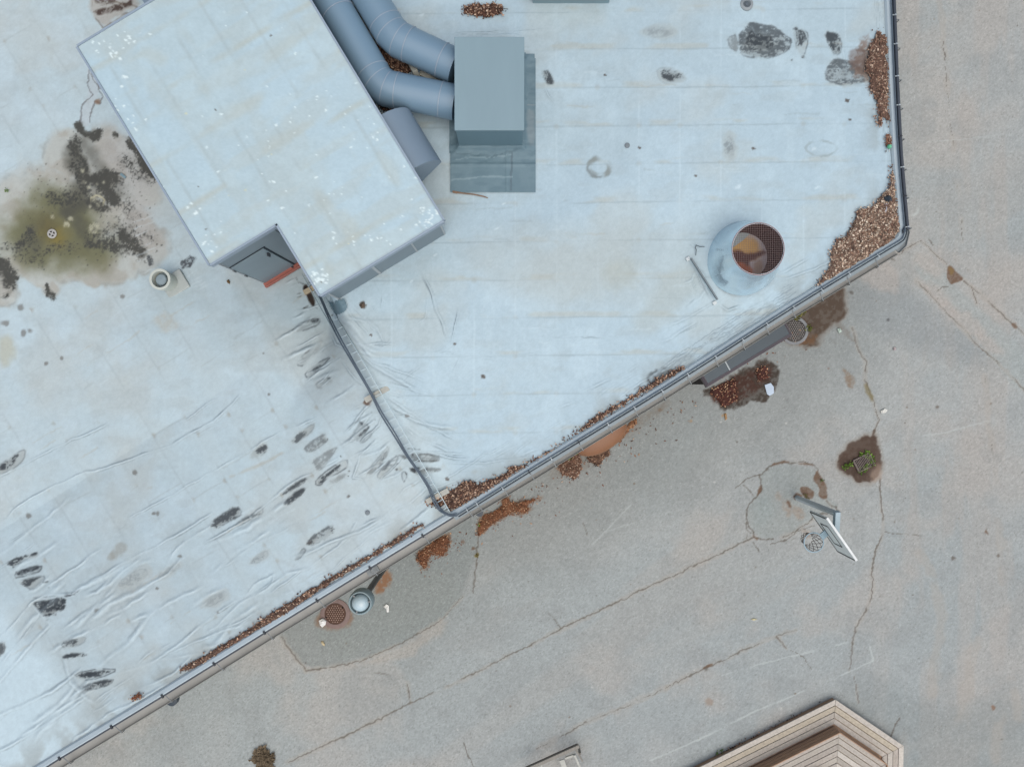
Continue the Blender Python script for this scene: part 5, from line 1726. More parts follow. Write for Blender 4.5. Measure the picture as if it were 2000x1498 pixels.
for x, y in STRAPS[8:]:
    q, t, n, i = eave_at(x, y)
    b = MB()
    b.bar((*(q - n * .03), 5.125), (*(q + n * .05), 5.135), .018, .010)
    b.tube([(*(q + n * .02), 5.13), (*(q + n * .02), 5.15)], .014, 8)
    b.build('clip', clip_m if rnd.random() < .7 else knob_m, ca)
blk_m = mat('painted_board', (184, 184, 178), .7, var=.12, scale=9)
for (x0_, y0_), (x1_, y1_), lab, m in [((713, 782), (759, 757), 'pale board under the cable ladder about half way along', blk_m), ((833, 980), (876, 957), 'pale board half buried in leaves at the lower end of the cable ladder', blk_m), ((594, 572), (622, 557), 'weathered tan board under the top of the cable ladder', mat('tan_board', (176, 164, 142), .8, var=.2, scale=9))]:
    b = MB()
    p = R(x0_, y0_, .03)
    q = R(x1_, y1_, .03)
    k = int(np.argmin([abs(pp[1] - (y0_ + y1_) / 2) for pp in rr_]))
    p = W(x0_, y0_, zz[k] - .05)
    q = W(x1_, y1_, zz[k] - .05)
    b.bar(p, q, .105, .05)
    o = b.build('support_board', m, bevel=.004)
    tag(o, lab, 'board', 'boards under the cable ladder')
    b2 = MB()
# junction box at the ladder's low end
b = MB()
p = R(868, 990, .0)
b.box(p, .12, .1, .08, .6)
b.box(R(876, 998), .07, .1, .06, .6)
o = b.build('junction_box', mat('junction_plastic', (176, 186, 190), .5), bevel=.01)
tag(o, 'small pale junction boxes at the foot of the cable ladder', 'junction box')

# concrete kerbs glimpsed between the ducts
conc = mat('kerb_concrete', (152, 152, 146), .85, var=.12, scale=9, bump=.2)
b = MB()
b.bar(R(671, -20, .16), R(697, 31, .16), .24, .3)
o = b.build('concrete_kerb', conc, bevel=.015)
tag(o, 'grey concrete kerb seen between the two ducts, nearer the top edge', 'kerb', 'concrete kerbs between the ducts')
b = MB()
b.bar(R(708, 48, .16), R(733, 83, .16), .24, .3)
o = b.build('concrete_kerb', conc, bevel=.015)
tag(o, 'grey concrete kerb seen between the two ducts, next to the litter', 'kerb', 'concrete kerbs between the ducts')
b = MB()
b.bar(R(697, 33, .12), R(709, 42, .12), .12, .16)
o = b.build('foam_block', mat('old_foam', (146, 140, 78), .8, var=.2))
tag(o, 'yellowish block wedged between the two concrete kerbs', 'block')
b = MB()
b.bar(R(808, 138, .2), R(816, 152, .3), .1, .3)
b.bar(R(822, 144, .2), R(862, 162, .2), .14, .2)
o = b.build('duct_support', mat('support_steel', (166, 168, 162), .6), bevel=.01)
tag(o, 'pale steel support standing between the ducts near the box', 'support')

# ------------------------------------------------------------------ things fixed to the wall
ed = np.array([.856, .517])
en = np.array([.517, -.856])
WALLB = np.array(eave_at(1394.6, 697)[0]) - en * .25           # a point on the wall face


def at_wall(p):                                                 # project a point onto the wall line
    p = np.array(p[:2])
    return p - en * ((p - WALLB).dot(en))


o1 = W(1381, 757, 2.8)[:2]
o2 = W(1549, 655, 2.8)[:2]
i1, i2 = at_wall(o1), at_wall(o2)
ps = thing('lean_to_shed', (*((o1 + o2) / 2), 0), 'long dark lean-to with a blue grey sheet roof against the wall', 'lean-to')
b = MB()
q = [o1 + ed * .05 - en * .05, o2 - ed * .05 - en * .05, i2 - ed * .05, i1 + ed * .05]
b.prism([tuple(p) for p in q], 0, 2.74, top=False)
b.build('wall', mat('dark_boards', (46, 42, 40), .8, var=.2, scale=6), ps)
sheet2 = mat('lean_to_sheet', (54, 71, 82), .5, .0, .5, .16, 1.3)
b = MB()
zi, zo = 2.96, 2.82
b.add([(*(i1 + ed * .09), zi), (*(i2 - ed * .09), zi), (*(o2 - ed * .06 - en * .075), zo), (*(o1 + ed * .06 - en * .075), zo)], [(3, 2, 1, 0)])
b.build('roof_sheet', sheet2, ps)
b = MB()
rimm = mat('lean_to_rim', (84, 77, 84), .45, 0, .4, .1, 3)
f = lambda p, z: (p[0], p[1], z)
a0_, a1_ = i1, i2
outer = [f(i1, 2.93), f(o1, 2.76), f(o2, 2.76), f(i2, 2.93)]
inner = [f(i1 + ed * .09, zi + .004), f(o1 + ed * .06 - en * .075, zo + .004), f(o2 - ed * .06 - en * .075, zo + .004), f(i2 - ed * .09, zi + .004)]
low = [(p[0], p[1], p[2] - .12) for p in outer]
b.add(outer + inner + low, [(i, i + 1, i + 5, i + 4) for i in range(3)] + [(i, i + 8, i + 9, i + 1) for i in range(3)])
b.build('rim', rimm, ps)
b = MB()
t = .28
p0 = i1 + (i2 - i1) * t
p1 = o1 + (o2 - o1) * t - en * .075
b.bar(f(p0, zi + .008), f(p1, zo + .008), .03, .016)
b.build('sheet_joint', pale_m, ps)

# orange rounded canopy
cl_, cr_ = W(1128, 884, 2.45)[:2], W(1223, 825, 2.45)[:2]
hw = float((cr_ - cl_).dot(ed)) / 2
cm = (cl_ + cr_) / 2
oc = at_wall(cm)
base_o = float((cm - oc).dot(en))
dep = float((W(1191, 878, 2.45)[:2] - cm).dot(en))
b = MB()
vs, fs = [], []
n1, n2 = 32, 14
for i in range(-1, n1 + 2):
    th = math.pi * min(max(i, 0), n1) / n1
    back = i < 0 or i > n1
    for j in range(n2 + 1):
        ph = math.pi / 2 * j / n2
        r_ = math.cos(ph)
        o_ = 0 if back else (base_o + dep * math.sin(th)) * (.15 + .85 * r_)
        p = oc + ed * (hw * math.cos(th) * r_) + en * o_
        vs.append((p[0], p[1], 2.36 + .36 * math.sin(ph)))
for i in range(n1 + 2):
    for j in range(n2):
        a = i * (n2 + 1) + j
        fs.append((a, a + n2 + 1, a + n2 + 2, a + 1))
b.add(vs, fs)
o = b.build('door_canopy', mat('orange_plastic', (142, 100, 72), .42, 0, .4, .06, 3), None, True)
tag(o, 'rounded orange brown shell canopy sticking out under the gutter', 'canopy')
# dark wall lamps
lampm = mat('dark_lamp', (40, 56, 70), .4, 0, .4)
for x, y, lab in [(336, 1370, 'small dark half round wall lamp under the left gutter, lower left of the photo'), (936, 1001, 'small dark half round wall lamp under the gutter below the cable corner')]:
    c = W(x, y, 3.2)[:2]
    i0 = at_wall(c) if x > 900 else c - en * .35
    dd = float((c - i0).dot(en)) + .10
    b = MB()
    vs, fs = [], []
    for i in range(17):
        th = math.pi * i / 16
        p = i0 + ed * (.17 * math.cos(th)) + en * (dd * math.sin(th) ** .7)
        vs += [(p[0], p[1], 3.2), (p[0], p[1], 3.06)]
    c3 = len(vs)
    vs += [(i0[0], i0[1], 3.26), (i0[0], i0[1], 3.06)]
    for i in range(16):
        fs += [(2 * i, 2 * i + 1, 2 * i + 3, 2 * i + 2), (c3, 2 * i, 2 * i + 2), (c3 + 1, 2 * i + 3, 2 * i + 1)]
    b.add(vs, fs)
    o = b.build('wall_lamp', lampm, None, True)
    tag(o, lab, 'wall lamp', 'dark wall lamps under the eaves')

# ------------------------------------------------------------------ yard lamp
lc = W(703, 1178, 3.4)
lp = thing('yard_lamp', (lc[0], lc[1], 0), 'grey lamp post with a white dome top, standing beside the gutter', 'street lamp')
b = MB()
b.lathe((lc[0], lc[1], 0), [(.11, 0), (.11, .12), (.075, .14), (.07, 2.85), (.06, 2.86)], 24, cap_bot=True)
b.build('pole', mat('black_pole', (44, 46, 48), .35, 0, .5), lp, True)
b = MB()
b.lathe((lc[0], lc[1], 0), [(.07, 2.78), (.10, 2.84), (.27, 3.12), (.275, 3.26), (.262, 3.38), (.25, 3.40), (.225, 3.40), (.215, 3.36), (.205, 3.33)], 44)
b.build('housing', mat('lamp_housing', (138, 158, 166), .45, 0, .4, .08, 5), lp, True)
b = MB()
b.lathe((lc[0], lc[1], 0), [(.206, 3.332), (.188, 3.33)], 44)
b.build('shadow_gap', dark_m, lp)
b = MB()
b.lathe((lc[0], lc[1], 0), [(.193, 3.32), (.19, 3.37), (.165, 3.435), (.12, 3.475), (.06, 3.497), (.0, 3.5)], 40)
b.build('dome', mat('white_dome', (186, 208, 220), .18, 0, .6, .03, 4), lp, True)
for th in (130, 250, 10):
    b = MB()
    a_ = math.radians(th)
    d_ = np.array([math.cos(a_), math.sin(a_)])
    b.bar((*(lc[:2] + d_ * .18), 3.40), (*(lc[:2] + d_ * .235), 3.405), .035, .02)
    b.build('clamp', strap_m, lp)

# ------------------------------------------------------------------ manholes
def manhole(px, py, r, ringc, lidc, label, rl=.70):
    c = G(px, py)
    t = thing('manhole_cover', c, label, 'manhole cover', 'round manhole covers by the wall')
    b = MB()
    b.lathe(c, [(r, -.02), (r, .014), (r * .98, .02), (r * rl * 1.03, .018), (r * rl * 1.02, .008)], 44)
    b.build('frame', mat('iron_frame', ringc, .7, 0, .3, .12, 8), t, True)
    b = MB()
    b.lathe(c, [(r * rl, .0), (r * rl, .014), (.0, .014)], 40, lidc)
    s = r * .155
    k = int(1 / .155) + 1
    studc = [min(255, q + 74) for q in lidc]
    for i in range(-k, k + 1):
        for j in range(-k, k + 1):
            x = (i + .5 * (j % 2)) * s
            y = j * s * .87
            if math.hypot(x, y) < r * rl - s * .6:
                m_ = 10 * rnd.random() - 5
                b.lathe((c[0] + x, c[1] + y, 0), [(s * .3, .013), (s * .27, .03), (0, .032)], 6, [q + m_ for q in studc])
    l = b.build('lid', mat_col('iron_lid', .7, .3, .2, 14), t)
    for th in (40, 200):
        b = MB()
        a_ = math.radians(th)
        p = c + np.array([math.cos(a_), math.sin(a_), 0]) * r * rl * .93
        b.lathe((p[0], p[1], 0), [(.022, .018), (.0, .0185)], 10)
        b.build('lifting_hole', mat('black_hole', (10, 10, 10), .9), l)


manhole(655, 1198, .40, (136, 116, 112), (88, 62, 50), 'rust brown studded manhole cover half under the gutter by the lamp')
manhole(1551, 646, .38, (140, 142, 146), (76, 72, 70), 'grey studded manhole cover beside the end of the lean-to', .78)

# ------------------------------------------------------------------ basketball hoop
bp = np.array([7.62, -3.055, 0])
hp = thing('basketball_hoop', bp, 'grey post with a white basketball backboard, blue ring and dark net', 'basketball hoop')
post_m = mat('hoop_post', (200, 212, 220), .45, .1, .4, .1, 4)
b = MB()
b.bar(bp, bp + np.array([0, 0, 2.30]), .105, .105, (.8, .57, 0))
b.build('pole', post_m, hp, bevel=.008)
bA, bB = np.array([7.253, -3.112]), np.array([7.940, -4.094])
bt = (bB - bA) / np.hypot(*(bB - bA))
bf = np.array([-.82, -.573])
mid = (bA + bB) / 2
b = MB()
b.bar(bp + np.array([0, .06, 2.36]), (*(mid - bf * .07), 2.22), .12, .13)
b.build('arm', mat('hoop_arm', (160, 180, 192), .45, .1, .4, .08, 4), hp, bevel=.008)


def bb(s, z, o=0.0):                        # along the board, height, out of the face
    p = mid + bt * s + bf * o
    return np.array([p[0], p[1], z])


b = MB()
b.bar(bb(0, 1.7, -.02), bb(0, 2.6, -.02), 1.2, .045, (bf[0], bf[1], 0))
board = b.build('backboard', mat('board_white', (240, 248, 248), .5, 0, .4, .04, 3), hp, bevel=.006)
blk = mat('board_lines', (44, 48, 50), .6)
b = MB()
b.bar(bb(-.6, 2.617, -.02), bb(.6, 2.617, -.02), .052, .03)
b.build('top_edge', mat('edge_white', (238, 242, 244), .5), board)
b = MB()
for s0, z0, s1, z1 in [(-.585, 1.72, .585, 1.72), (-.585, 1.72, -.585, 2.58), (.585, 1.72, .585, 2.58)]:
    b.bar(bb(s0, z0, .006), bb(s1, z1, .006), .035, .006, (bf[0], bf[1], 0))
b.build('border', blk, board)
b = MB()
for s0, z0, s1, z1 in [(-.29, 1.92, .29, 1.92), (-.29, 2.32, .29, 2.32), (-.29, 1.92, -.29, 2.32), (.29, 1.92, .29, 2.32)]:
    b.bar(bb(s0, z0, .006), bb(s1, z1, .006), .03, .006, (bf[0], bf[1], 0))
b.build('target_square', blk, board)
rimc = np.array([7.272, -3.825, 1.9])
ring_m = mat('ring_blue', (164, 190, 206), .4, .1, .5, .06, 5)
b = MB()
b.tube([(rimc[0] + .235 * math.cos(2 * math.pi * i / 40), rimc[1] + .235 * math.sin(2 * math.pi * i / 40), 1.9) for i in range(41)], .0135, 8, False)
rg = b.build('ring', ring_m, hp, True)
b = MB()
p0 = np.array([*(rimc[:2] - bf * .215), 1.89])
b.bar(p0, bb(float((rimc[:2] - mid).dot(bt)), 1.86, 0), .15, .04)
b.build('ring_bracket', ring_m, hp)
b = MB()
NN = 12
net = mat('net_cord', (84, 72, 66), .8, var=.2)
lev = [(.232, 1.885), (.20, 1.78), (.17, 1.67), (.15, 1.56), (.145, 1.47)]
sl_ = np.array([-.02, .01])
for i in range(NN):
    for sgn in (1, -1):
        path = []
        for k, (r_, z) in enumerate(lev):
            th = 2 * math.pi * (i + .5 * k * sgn) / NN
            path.append((rimc[0] + r_ * math.cos(th), rimc[1] + r_ * math.sin(th), z))
        b.tube(path, .0065, 5)
b.build('net', net, rg)

# ------------------------------------------------------------------ storm grate
gc = G(1686, 903)
sg = thing('storm_grate', gc, 'rectangular slatted iron drain grate ringed with weeds in bare earth', 'drain grate')
ang = math.radians(27)
u_ = np.array([math.cos(ang), math.sin(ang)])
v_ = np.array([-math.sin(ang), math.cos(ang)])
gi = mat('grate_iron', (120, 108, 104), .6, .1, .4, .2, 10)
b = MB()
for k in range(11):
    o_ = u_ * (k - 5) * .041
    p, q = gc[:2] + o_ - v_ * .16, gc[:2] + o_ + v_ * .16
    b.bar((*p, .03), (*q, .03), .017, .03)
b.build('slats', gi, sg)
b = MB()
for s in (-1, 1):
    b.bar((*(gc[:2] - u_ * .235 + v_ * .172 * s), .032), (*(gc[:2] + u_ * .235 + v_ * .172 * s), .032), .025, .036)
    b.bar((*(gc[:2] + u_ * .235 * s - v_ * .158), .032), (*(gc[:2] + u_ * .235 * s + v_ * .158), .032), .025, .036)
b.build('frame', gi, sg)
b = MB()
b.prism([tuple(gc[:2] + u_ * .23 * s + v_ * .165 * w) for s, w in ((-1, -1), (1, -1), (1, 1), (-1, 1))], .004, .013)
b.build('pit', mat('grate_pit', (48, 40, 36), .9), sg)


# ------------------------------------------------------------------ litter, leaves, weeds
def chips(name, pts, surf, label, cat, n, cols, size=(.024, .06), mound=.05, base=(96, 66, 52), rough=5, group=None, flat=.5, mapping=None):
    """a drift of dead leaves: a lumpy mat with loose leaves and cone scales on it"""
    b = MB()
    pts = chaikin(list(pts), 1)
    xs_ = [p[0] for p in pts]
    ys_ = [p[1] for p in pts]
    st = 2.2
    gx = np.arange(min(xs_) - 8, max(xs_) + 9, st)
    gy = np.arange(min(ys_) - 8, max(ys_) + 9, st)
    UX, VY = np.meshgrid(gx, gy, indexing='ij')
    sd = int(abs(xs_[0] + ys_[0])) % 40
    d = sdist(UX, VY, pts) + (fbm(UX, VY, 13, 4, sd) - .5) * 2 * rough
    h = np.clip(d / 14, 0, 1) ** .6 * mound * (.5 + fbm(UX, VY, 8, 3, sd + 3))
    jit = fbm(UX, VY, 5, 2, sd + 5)
    nx, ny = UX.shape
    idx = -np.ones((nx, ny), int)
    vs, fs, cs = [], [], []
    for i in range(nx - 1):
        for j in range(ny - 1):
            if sum(map(int, (d[i, j] > 0, d[i + 1, j] > 0, d[i + 1, j + 1] > 0, d[i, j + 1] > 0))) >= 3:
                f = []
                for a_, c_ in ((i, j), (i, j + 1), (i + 1, j + 1), (i + 1, j)):
                    if idx[a_, c_] < 0:
                        idx[a_, c_] = len(vs)
                        p = surf(gx[a_] + 1.2 * (rnd.random() - .5), gy[c_] + 1.2 * (rnd.random() - .5))
                        vs.append((p[0], p[1], p[2] + .02 + max(0, h[a_, c_]) + .012 * jit[a_, c_]))
                    f.append(idx[a_, c_])
                k_ = .75 + .5 * jit[i, j] + .25 * (rnd.random() - .5)
                fs.append(tuple(f))
                cs.append(tuple(min(255, q * k_) for q in base))
    b.v, b.f, b.c = vs, fs, cs
    cnt = 0
    tries = 0
    while cnt < n and tries < n * 12:
        tries += 1
        x = rnd.uniform(min(xs_) - 4, max(xs_) + 4)
        y = rnd.uniform(min(ys_) - 4, max(ys_) + 4)
        i = int(np.clip(round((x - gx[0]) / st), 0, nx - 1))
        j = int(np.clip(round((y - gy[0]) / st), 0, ny - 1))
        if d[i, j] < -9 * rnd.random() ** 5:
            continue
        cnt += 1
        p = np.array(surf(x, y))
        z = p[2] + .02 + max(0, h[i, j]) + .03 * rnd.random()
        l = rnd.uniform(*size)
        w = l * rnd.uniform(.35, .7)
        th = rnd.random() * 6.283
        c_, s_ = math.cos(th), math.sin(th)
        t1, t2 = rnd.gauss(0, .35) * flat, rnd.gauss(0, .35) * flat
        q = []
        for a_, e_ in ((-.5, 0), (0, -.5), (.5, 0), (0, .5)):
            X_, Y_ = a_ * l, e_ * w
            q.append((p[0] + X_ * c_ - Y_ * s_, p[1] + X_ * s_ + Y_ * c_, z + X_ * t1 + Y_ * t2))
        b.add(q, [(0, 1, 2, 3)], tuple(np.clip(np.array(rnd.choice(cols)) * (.8 + .4 * rnd.random()), 0, 250)))
    for k in range(n // 60):                # twigs
        x, y = rnd.uniform(min(xs_), max(xs_)), rnd.uniform(min(ys_), max(ys_))
        if not inside(np.array(x), np.array(y), pts):
            continue
        p = np.array(surf(x, y)) + np.array([0, 0, mound + .03])
        th, l = rnd.random() * 3.14, rnd.uniform(.05, .14)
        e = np.array([math.cos(th) * l, math.sin(th) * l, rnd.uniform(-.01, .02)])
        b.bar(p - e, p + e, .008, .008, (0, 0, 1), rnd.choice([(150, 128, 112), (90, 72, 62), (70, 56, 50)]))
    o = b.build(name, leaf_m)
    tag(o, label, cat, group, 'stuff')
    return o


leaf_m = mat_col('dead_leaves', .8, .2, .12, 30)
TANS = [(180, 156, 138), (160, 132, 114), (136, 106, 90), (116, 88, 76), (196, 174, 156), (100, 76, 66), (148, 118, 100), (128, 100, 88), (112, 84, 72)]
REDS = [(138, 94, 68), (122, 80, 58), (156, 114, 88), (108, 70, 52), (184, 148, 118), (130, 86, 62), (126, 82, 60)]
DARK = [(110, 80, 66), (84, 60, 50), (150, 118, 98), (70, 52, 46), (190, 156, 132), (96, 72, 60)]
gl = 'leaf drifts on the roof'
chips('leaf_litter', [(1715, 57), (1719, 72), (1728, 72), (1731, 120), (1733, 160), (1736, 235), (1736, 252), (1724, 226), (1720, 250), (1712, 244), (1713, 218), (1708, 190), (1698, 178), (1697, 148), (1690, 136), (1694, 110), (1696, 96), (1704, 78)], RF,
      'brown leaf drift on the roof along the right eaves, upper one of two', 'leaf litter', 900, TANS, base=(102, 80, 70), group=gl)
chips('leaf_litter', [(1728, 262), (1738, 264), (1738, 293), (1730, 293)], RF, 'tiny strip of brown leaves on the roof beside the green ball', 'leaf litter', 60, TANS, base=(116, 76, 58), rough=2, group=gl)
chips('leaf_litter', [(1741, 322), (1744, 368), (1749, 414), (1755, 449), (1750, 464), (1720, 485), (1650, 530), (1592, 562), (1600, 548), (1612, 536), (1619, 525), (1622, 490), (1633, 470), (1650, 463), (1668, 431), (1675, 412), (1700, 407), (1721, 386), (1736, 371), (1739, 336)], RF,
      'large tan leaf drift filling the right corner of the roof', 'leaf litter', 2600, TANS + [(206, 190, 172), (190, 168, 148), (214, 198, 182), (176, 154, 136)], base=(122, 102, 90), mound=.07, group=gl)
chips('leaf_litter', [(868, 955), (880, 957), (898, 950), (905, 940), (925, 938), (933, 945), (965, 933), (990, 925), (993, 914), (1005, 910), (1015, 912), (1030, 905), (1043, 900), (1050, 892), (1070, 885), (1090, 868), (1115, 853), (1140, 833), (1165, 813), (1200, 792), (1240, 768), (1290, 737), (1330, 718), (1334, 722), (1300, 741), (1200, 801), (1100, 863), (1033, 905), (960, 950), (905, 985), (884, 996), (872, 990), (860, 992), (845, 988), (833, 982), (836, 974), (848, 966)], RF,
      'long dark leaf drift along the eaves from the cable foot to the right', 'leaf litter', 2300, DARK + TANS[:3], base=(84, 64, 56), rough=4, group=gl)
chips('leaf_litter', [(830, 1022), (800, 1045), (700, 1105), (640, 1140), (600, 1172), (540, 1210), (480, 1244), (420, 1281), (380, 1304), (350, 1312), (352, 1303), (390, 1285), (430, 1260), (480, 1230), (500, 1218), (560, 1178), (640, 1130), (700, 1095), (780, 1047), (815, 1025)], RF,
      'long thin leaf drift along the left eaves', 'leaf litter', 1500, TANS + DARK, base=(100, 80, 70), rough=3.5, group=gl)
chips('leaf_litter', [(255, 1361), (270, 1354), (283, 1351), (274, 1360), (262, 1366)], RF, 'small reddish leaf wisp near the lower left eaves', 'leaf litter', 50, REDS, base=(126, 76, 58), rough=2, group=gl)
chips('leaf_litter', [(904, 18), (925, 8), (950, 12), (978, 8), (985, 18), (975, 30), (955, 36), (925, 34), (908, 28)], RF, 'oval brown leaf clump on the roof at the top edge', 'leaf litter', 330, DARK + TANS, base=(80, 56, 48), rough=4, group=gl)
chips('leaf_litter', [(733, 80), (742, 82), (752, 96), (762, 112), (790, 122), (808, 130), (800, 148), (770, 142), (752, 128), (738, 106)], RF, 'brown leaf clump caught between the two ducts', 'leaf litter', 420, TANS, base=(62, 42, 36), rough=2, group=gl)
chips('leaf_litter', [(738, 205), (760, 212), (775, 214), (770, 222), (745, 220)], RF, 'dark scraps of leaves between the hood and the nearer duct', 'leaf litter', 60, DARK, base=(50, 42, 40), rough=2, group=gl)
gg = 'leaf drifts on the asphalt'
chips('leaf_litter', [(1087, 905), (1110, 895), (1132, 882), (1135, 905), (1135, 921), (1122.5, 937), (1110, 934), (1090.5, 921)], G, 'mound of brown leaves on the asphalt below the orange canopy', 'leaf litter', 420, TANS, base=(108, 80, 66), mound=.08, group=gg)
chips('leaf_litter', [(1140, 893), (1165, 885), (1188, 871), (1193, 884), (1180, 898.6), (1169, 910), (1154.6, 906.6)], G, 'dark leaf patch on the asphalt under the orange canopy tip', 'leaf litter', 260, DARK, base=(104, 80, 66), group=gg)
chips('leaf_litter', [(1196, 866), (1207, 850), (1225, 832), (1248, 812), (1244, 830), (1228, 842), (1212, 862)], G, 'sparse reddish leaves on the asphalt right of the orange canopy', 'leaf litter', 130, REDS, base=(150, 112, 84), group=gg, rough=5)
chips('leaf_litter', [(980, 970), (993, 970), (998, 982), (1036, 977), (1056, 971), (1028, 985), (1036, 994), (1022, 1002), (993, 1002), (964, 1023), (940, 1041), (936, 1046), (932, 1040), (934, 1024), (942, 1006), (964, 1000), (980, 990)], G, 'rusty leaf drift trailing down from the gutter below the cable corner', 'leaf litter', 700, REDS, base=(120, 82, 60), rough=5, group=gg)
chips('leaf_litter', [(853, 1052), (881, 1040), (877, 1053), (875, 1071), (866, 1086), (852, 1080), (841, 1082), (838, 1102), (828, 1112), (824, 1101), (814, 1092), (815, 1085), (829, 1071)], G, 'rusty leaf patch on the asphalt left of the trailing drift', 'leaf litter', 480, REDS, base=(108, 72, 52), rough=5, group=gg)
chips('leaf_litter', [(1384, 765), (1405, 752), (1436, 738), (1440, 760), (1436, 782), (1420, 794), (1408, 790), (1402, 778)], G, 'dark red leaves in the wet patch in front of the lean-to', 'leaf litter', 260, [(96, 52, 42), (80, 44, 38), (150, 104, 80), (196, 160, 130)], base=(76, 46, 40), rough=6, group=gg)
chips('leaf_litter', [(1476, 722), (1492, 712), (1502, 722), (1496, 742), (1480, 742)], G, 'smaller clump of dark red leaves in the wet patch near the white sheet', 'leaf litter', 80, [(96, 52, 42), (80, 44, 38), (196, 150, 120)], base=(78, 48, 42), rough=6, group=gg)
chips('leaf_litter', [(1385, 1484), (1440, 1452), (1500, 1424), (1560, 1394), (1612, 1372), (1616, 1376), (1560, 1402), (1500, 1432), (1440, 1462), (1400, 1484)], G, 'dark earth and leaves along the foot of the wooden platform', 'leaf litter', 300, DARK, base=(70, 52, 44), rough=4, group=gg)
b = MB()
for k in range(220):                       # single leaves blown over the yard by the wall
    t = rnd.random()
    x = 800 + 780 * t
    y = 1080 - 470 * t + abs(rnd.gauss(0, 34)) + 16
    p = G(x, y)
    l = rnd.uniform(.015, .045)
    th = rnd.random() * 6.28
    c_, s_ = math.cos(th), math.sin(th)
    b.add([(p[0] + l * c_, p[1] + l * s_, .018), (p[0] - l * .4 * s_, p[1] + l * .4 * c_, .024), (p[0] - l * c_, p[1] - l * s_, .017), (p[0] + l * .4 * s_, p[1] - l * .4 * c_, .02)], [(0, 1, 2, 3)], rnd.choice(REDS + TANS))
o = b.build('scattered_leaves', leaf_m)
tag(o, 'single dead leaves scattered over the asphalt beside the wall', 'leaves', None, 'stuff')

green = mat('weed_leaf', (128, 160, 74), .6, 0, .3, .25, 12)
lime = mat('weed_lime', (158, 196, 40), .6, 0, .3, .2, 12)
dry = mat('weed_dry', (124, 110, 92), .8, 0, .2, .3, 12)


def weed(spots, surf, label, m, r=.06, n=16, name='weed', group=None, cat='weed'):
    b = MB()
    for x, y in spots:
        c = np.array(surf(x, y))
        for k in range(n):
            th = rnd.random() * 6.283
            l = r * rnd.uniform(.5, 1.1)
            d = np.array([math.cos(th), math.sin(th), 0])
            s = np.array([-d[1], d[0], 0]) * l * rnd.uniform(.18, .3)
            h = rnd.uniform(.015, .07)
            st_ = c + d * l * .15 + np.array([rnd.gauss(0, r * .35), rnd.gauss(0, r * .35), .01])
            m1 = st_ + d * l * .5 + np.array([0, 0, h])
            e = st_ + d * l + np.array([0, 0, h * rnd.uniform(.4, 1)])
            b.add([st_, m1 + s, e, m1 - s], [(0, 1, 2), (0, 2, 3)])
    o = b.build(name, m)
    tag(o, label, cat, group)


gw = 'weeds in the asphalt'
weed([(1690, 884), (1697, 890), (1701, 897), (1684, 887)], G, 'green weed along the upper side of the drain grate', green, .085, 15, group=gw)
weed([(1655, 909), (1660, 905), (1650, 911)], G, 'green weed at the left end of the drain grate', green, .07, 15, group=gw)
weed([(1680, 919), (1688, 915), (1692, 911)], G, 'green weed along the lower side of the drain grate', green, .08, 15, group=gw)
weed([(1705, 906), (1703, 899)], G, 'green weed at the right end of the drain grate', green, .06, 12, group=gw)
weed([(1114, 893), (1122, 887), (1128, 881)], G, 'bright lime green weed under the gutter by the orange canopy', lime, .08, 14, group=gw)
weed([(938, 1024)], G, 'tiny bright green weed in the rusty leaf drift', lime, .06, 12, group=gw)
weed([(1580, 640), (1577, 643)], G, 'yellow green weed right of the grey manhole cover', mat('weed_olive', (140, 146, 84), .7), .075, 18, group=gw)
weed([(1560, 619), (1567, 613), (1555, 622)], G, 'yellow green weed between gutter and grey manhole cover', mat('weed_olive2', (150, 148, 86), .7), .07, 14, group=gw)
weed([(1605, 939)], G, 'small weed in the earth wedge right of the hoop post', green, .05, 12, group=gw)
weed([(1572, 966), (1575, 972)], G, 'yellowish weed at the foot of the hoop post', mat('weed_yellow', (140, 138, 84), .7), .05, 10, group=gw)
weed([(931, 1084)], G, 'olive moss tuft in the crack below the rusty drift', mat('moss_olive', (128, 116, 60), .8), .05, 12, group=gw)
weed([(1400, 1469), (1408, 1464)], G, 'green weed at the left foot of the wooden platform', green, .05, 12, group=gw)
weed([(17, 374)], lambda x, y: R(x, y, .0), 'tiny green weed on the roof by the left edge of the photo', green, .05, 8, group='weeds on the roof')
weed([(515, 1480), (506, 1476), (524, 1478), (512, 1490), (522, 1488), (515, 1470)], G, 'dry grey brown tuft growing alone in the asphalt at the bottom', dry, .17, 60, 'dry_tuft', None, 'tuft')


def scrap(name, poly, surf, label, cat, rgb, up=.02, crump=.02, group=None, rough=.6):
    b = MB()
    n = len(poly)
    P3 = [np.array(surf(x, y)) + np.array([0, 0, up + crump * rnd.random()]) for x, y in poly]
    c = sum(P3) / n + np.array([0, 0, crump])
    m = [(P3[i] * .55 + c * .45) + np.array([0, 0, crump * rnd.uniform(-.5, 1)]) for i in range(n)]
    low = [p - np.array([0, 0, up]) for p in P3]
    b.add([c] + m + P3 + low, [(0, 1 + (i + 1) % n, 1 + i) for i in range(n)] + [(1 + i, 1 + (i + 1) % n, 1 + n + (i + 1) % n, 1 + n + i) for i in range(n)] + [(1 + n + i, 1 + n + (i + 1) % n, 1 + 2 * n + (i + 1) % n, 1 + 2 * n + i) for i in range(n)])
    o = b.build(name, mat(name + '_paper', rgb, rough, 0, .3, .05, 12))
    tag(o, label, cat, group)


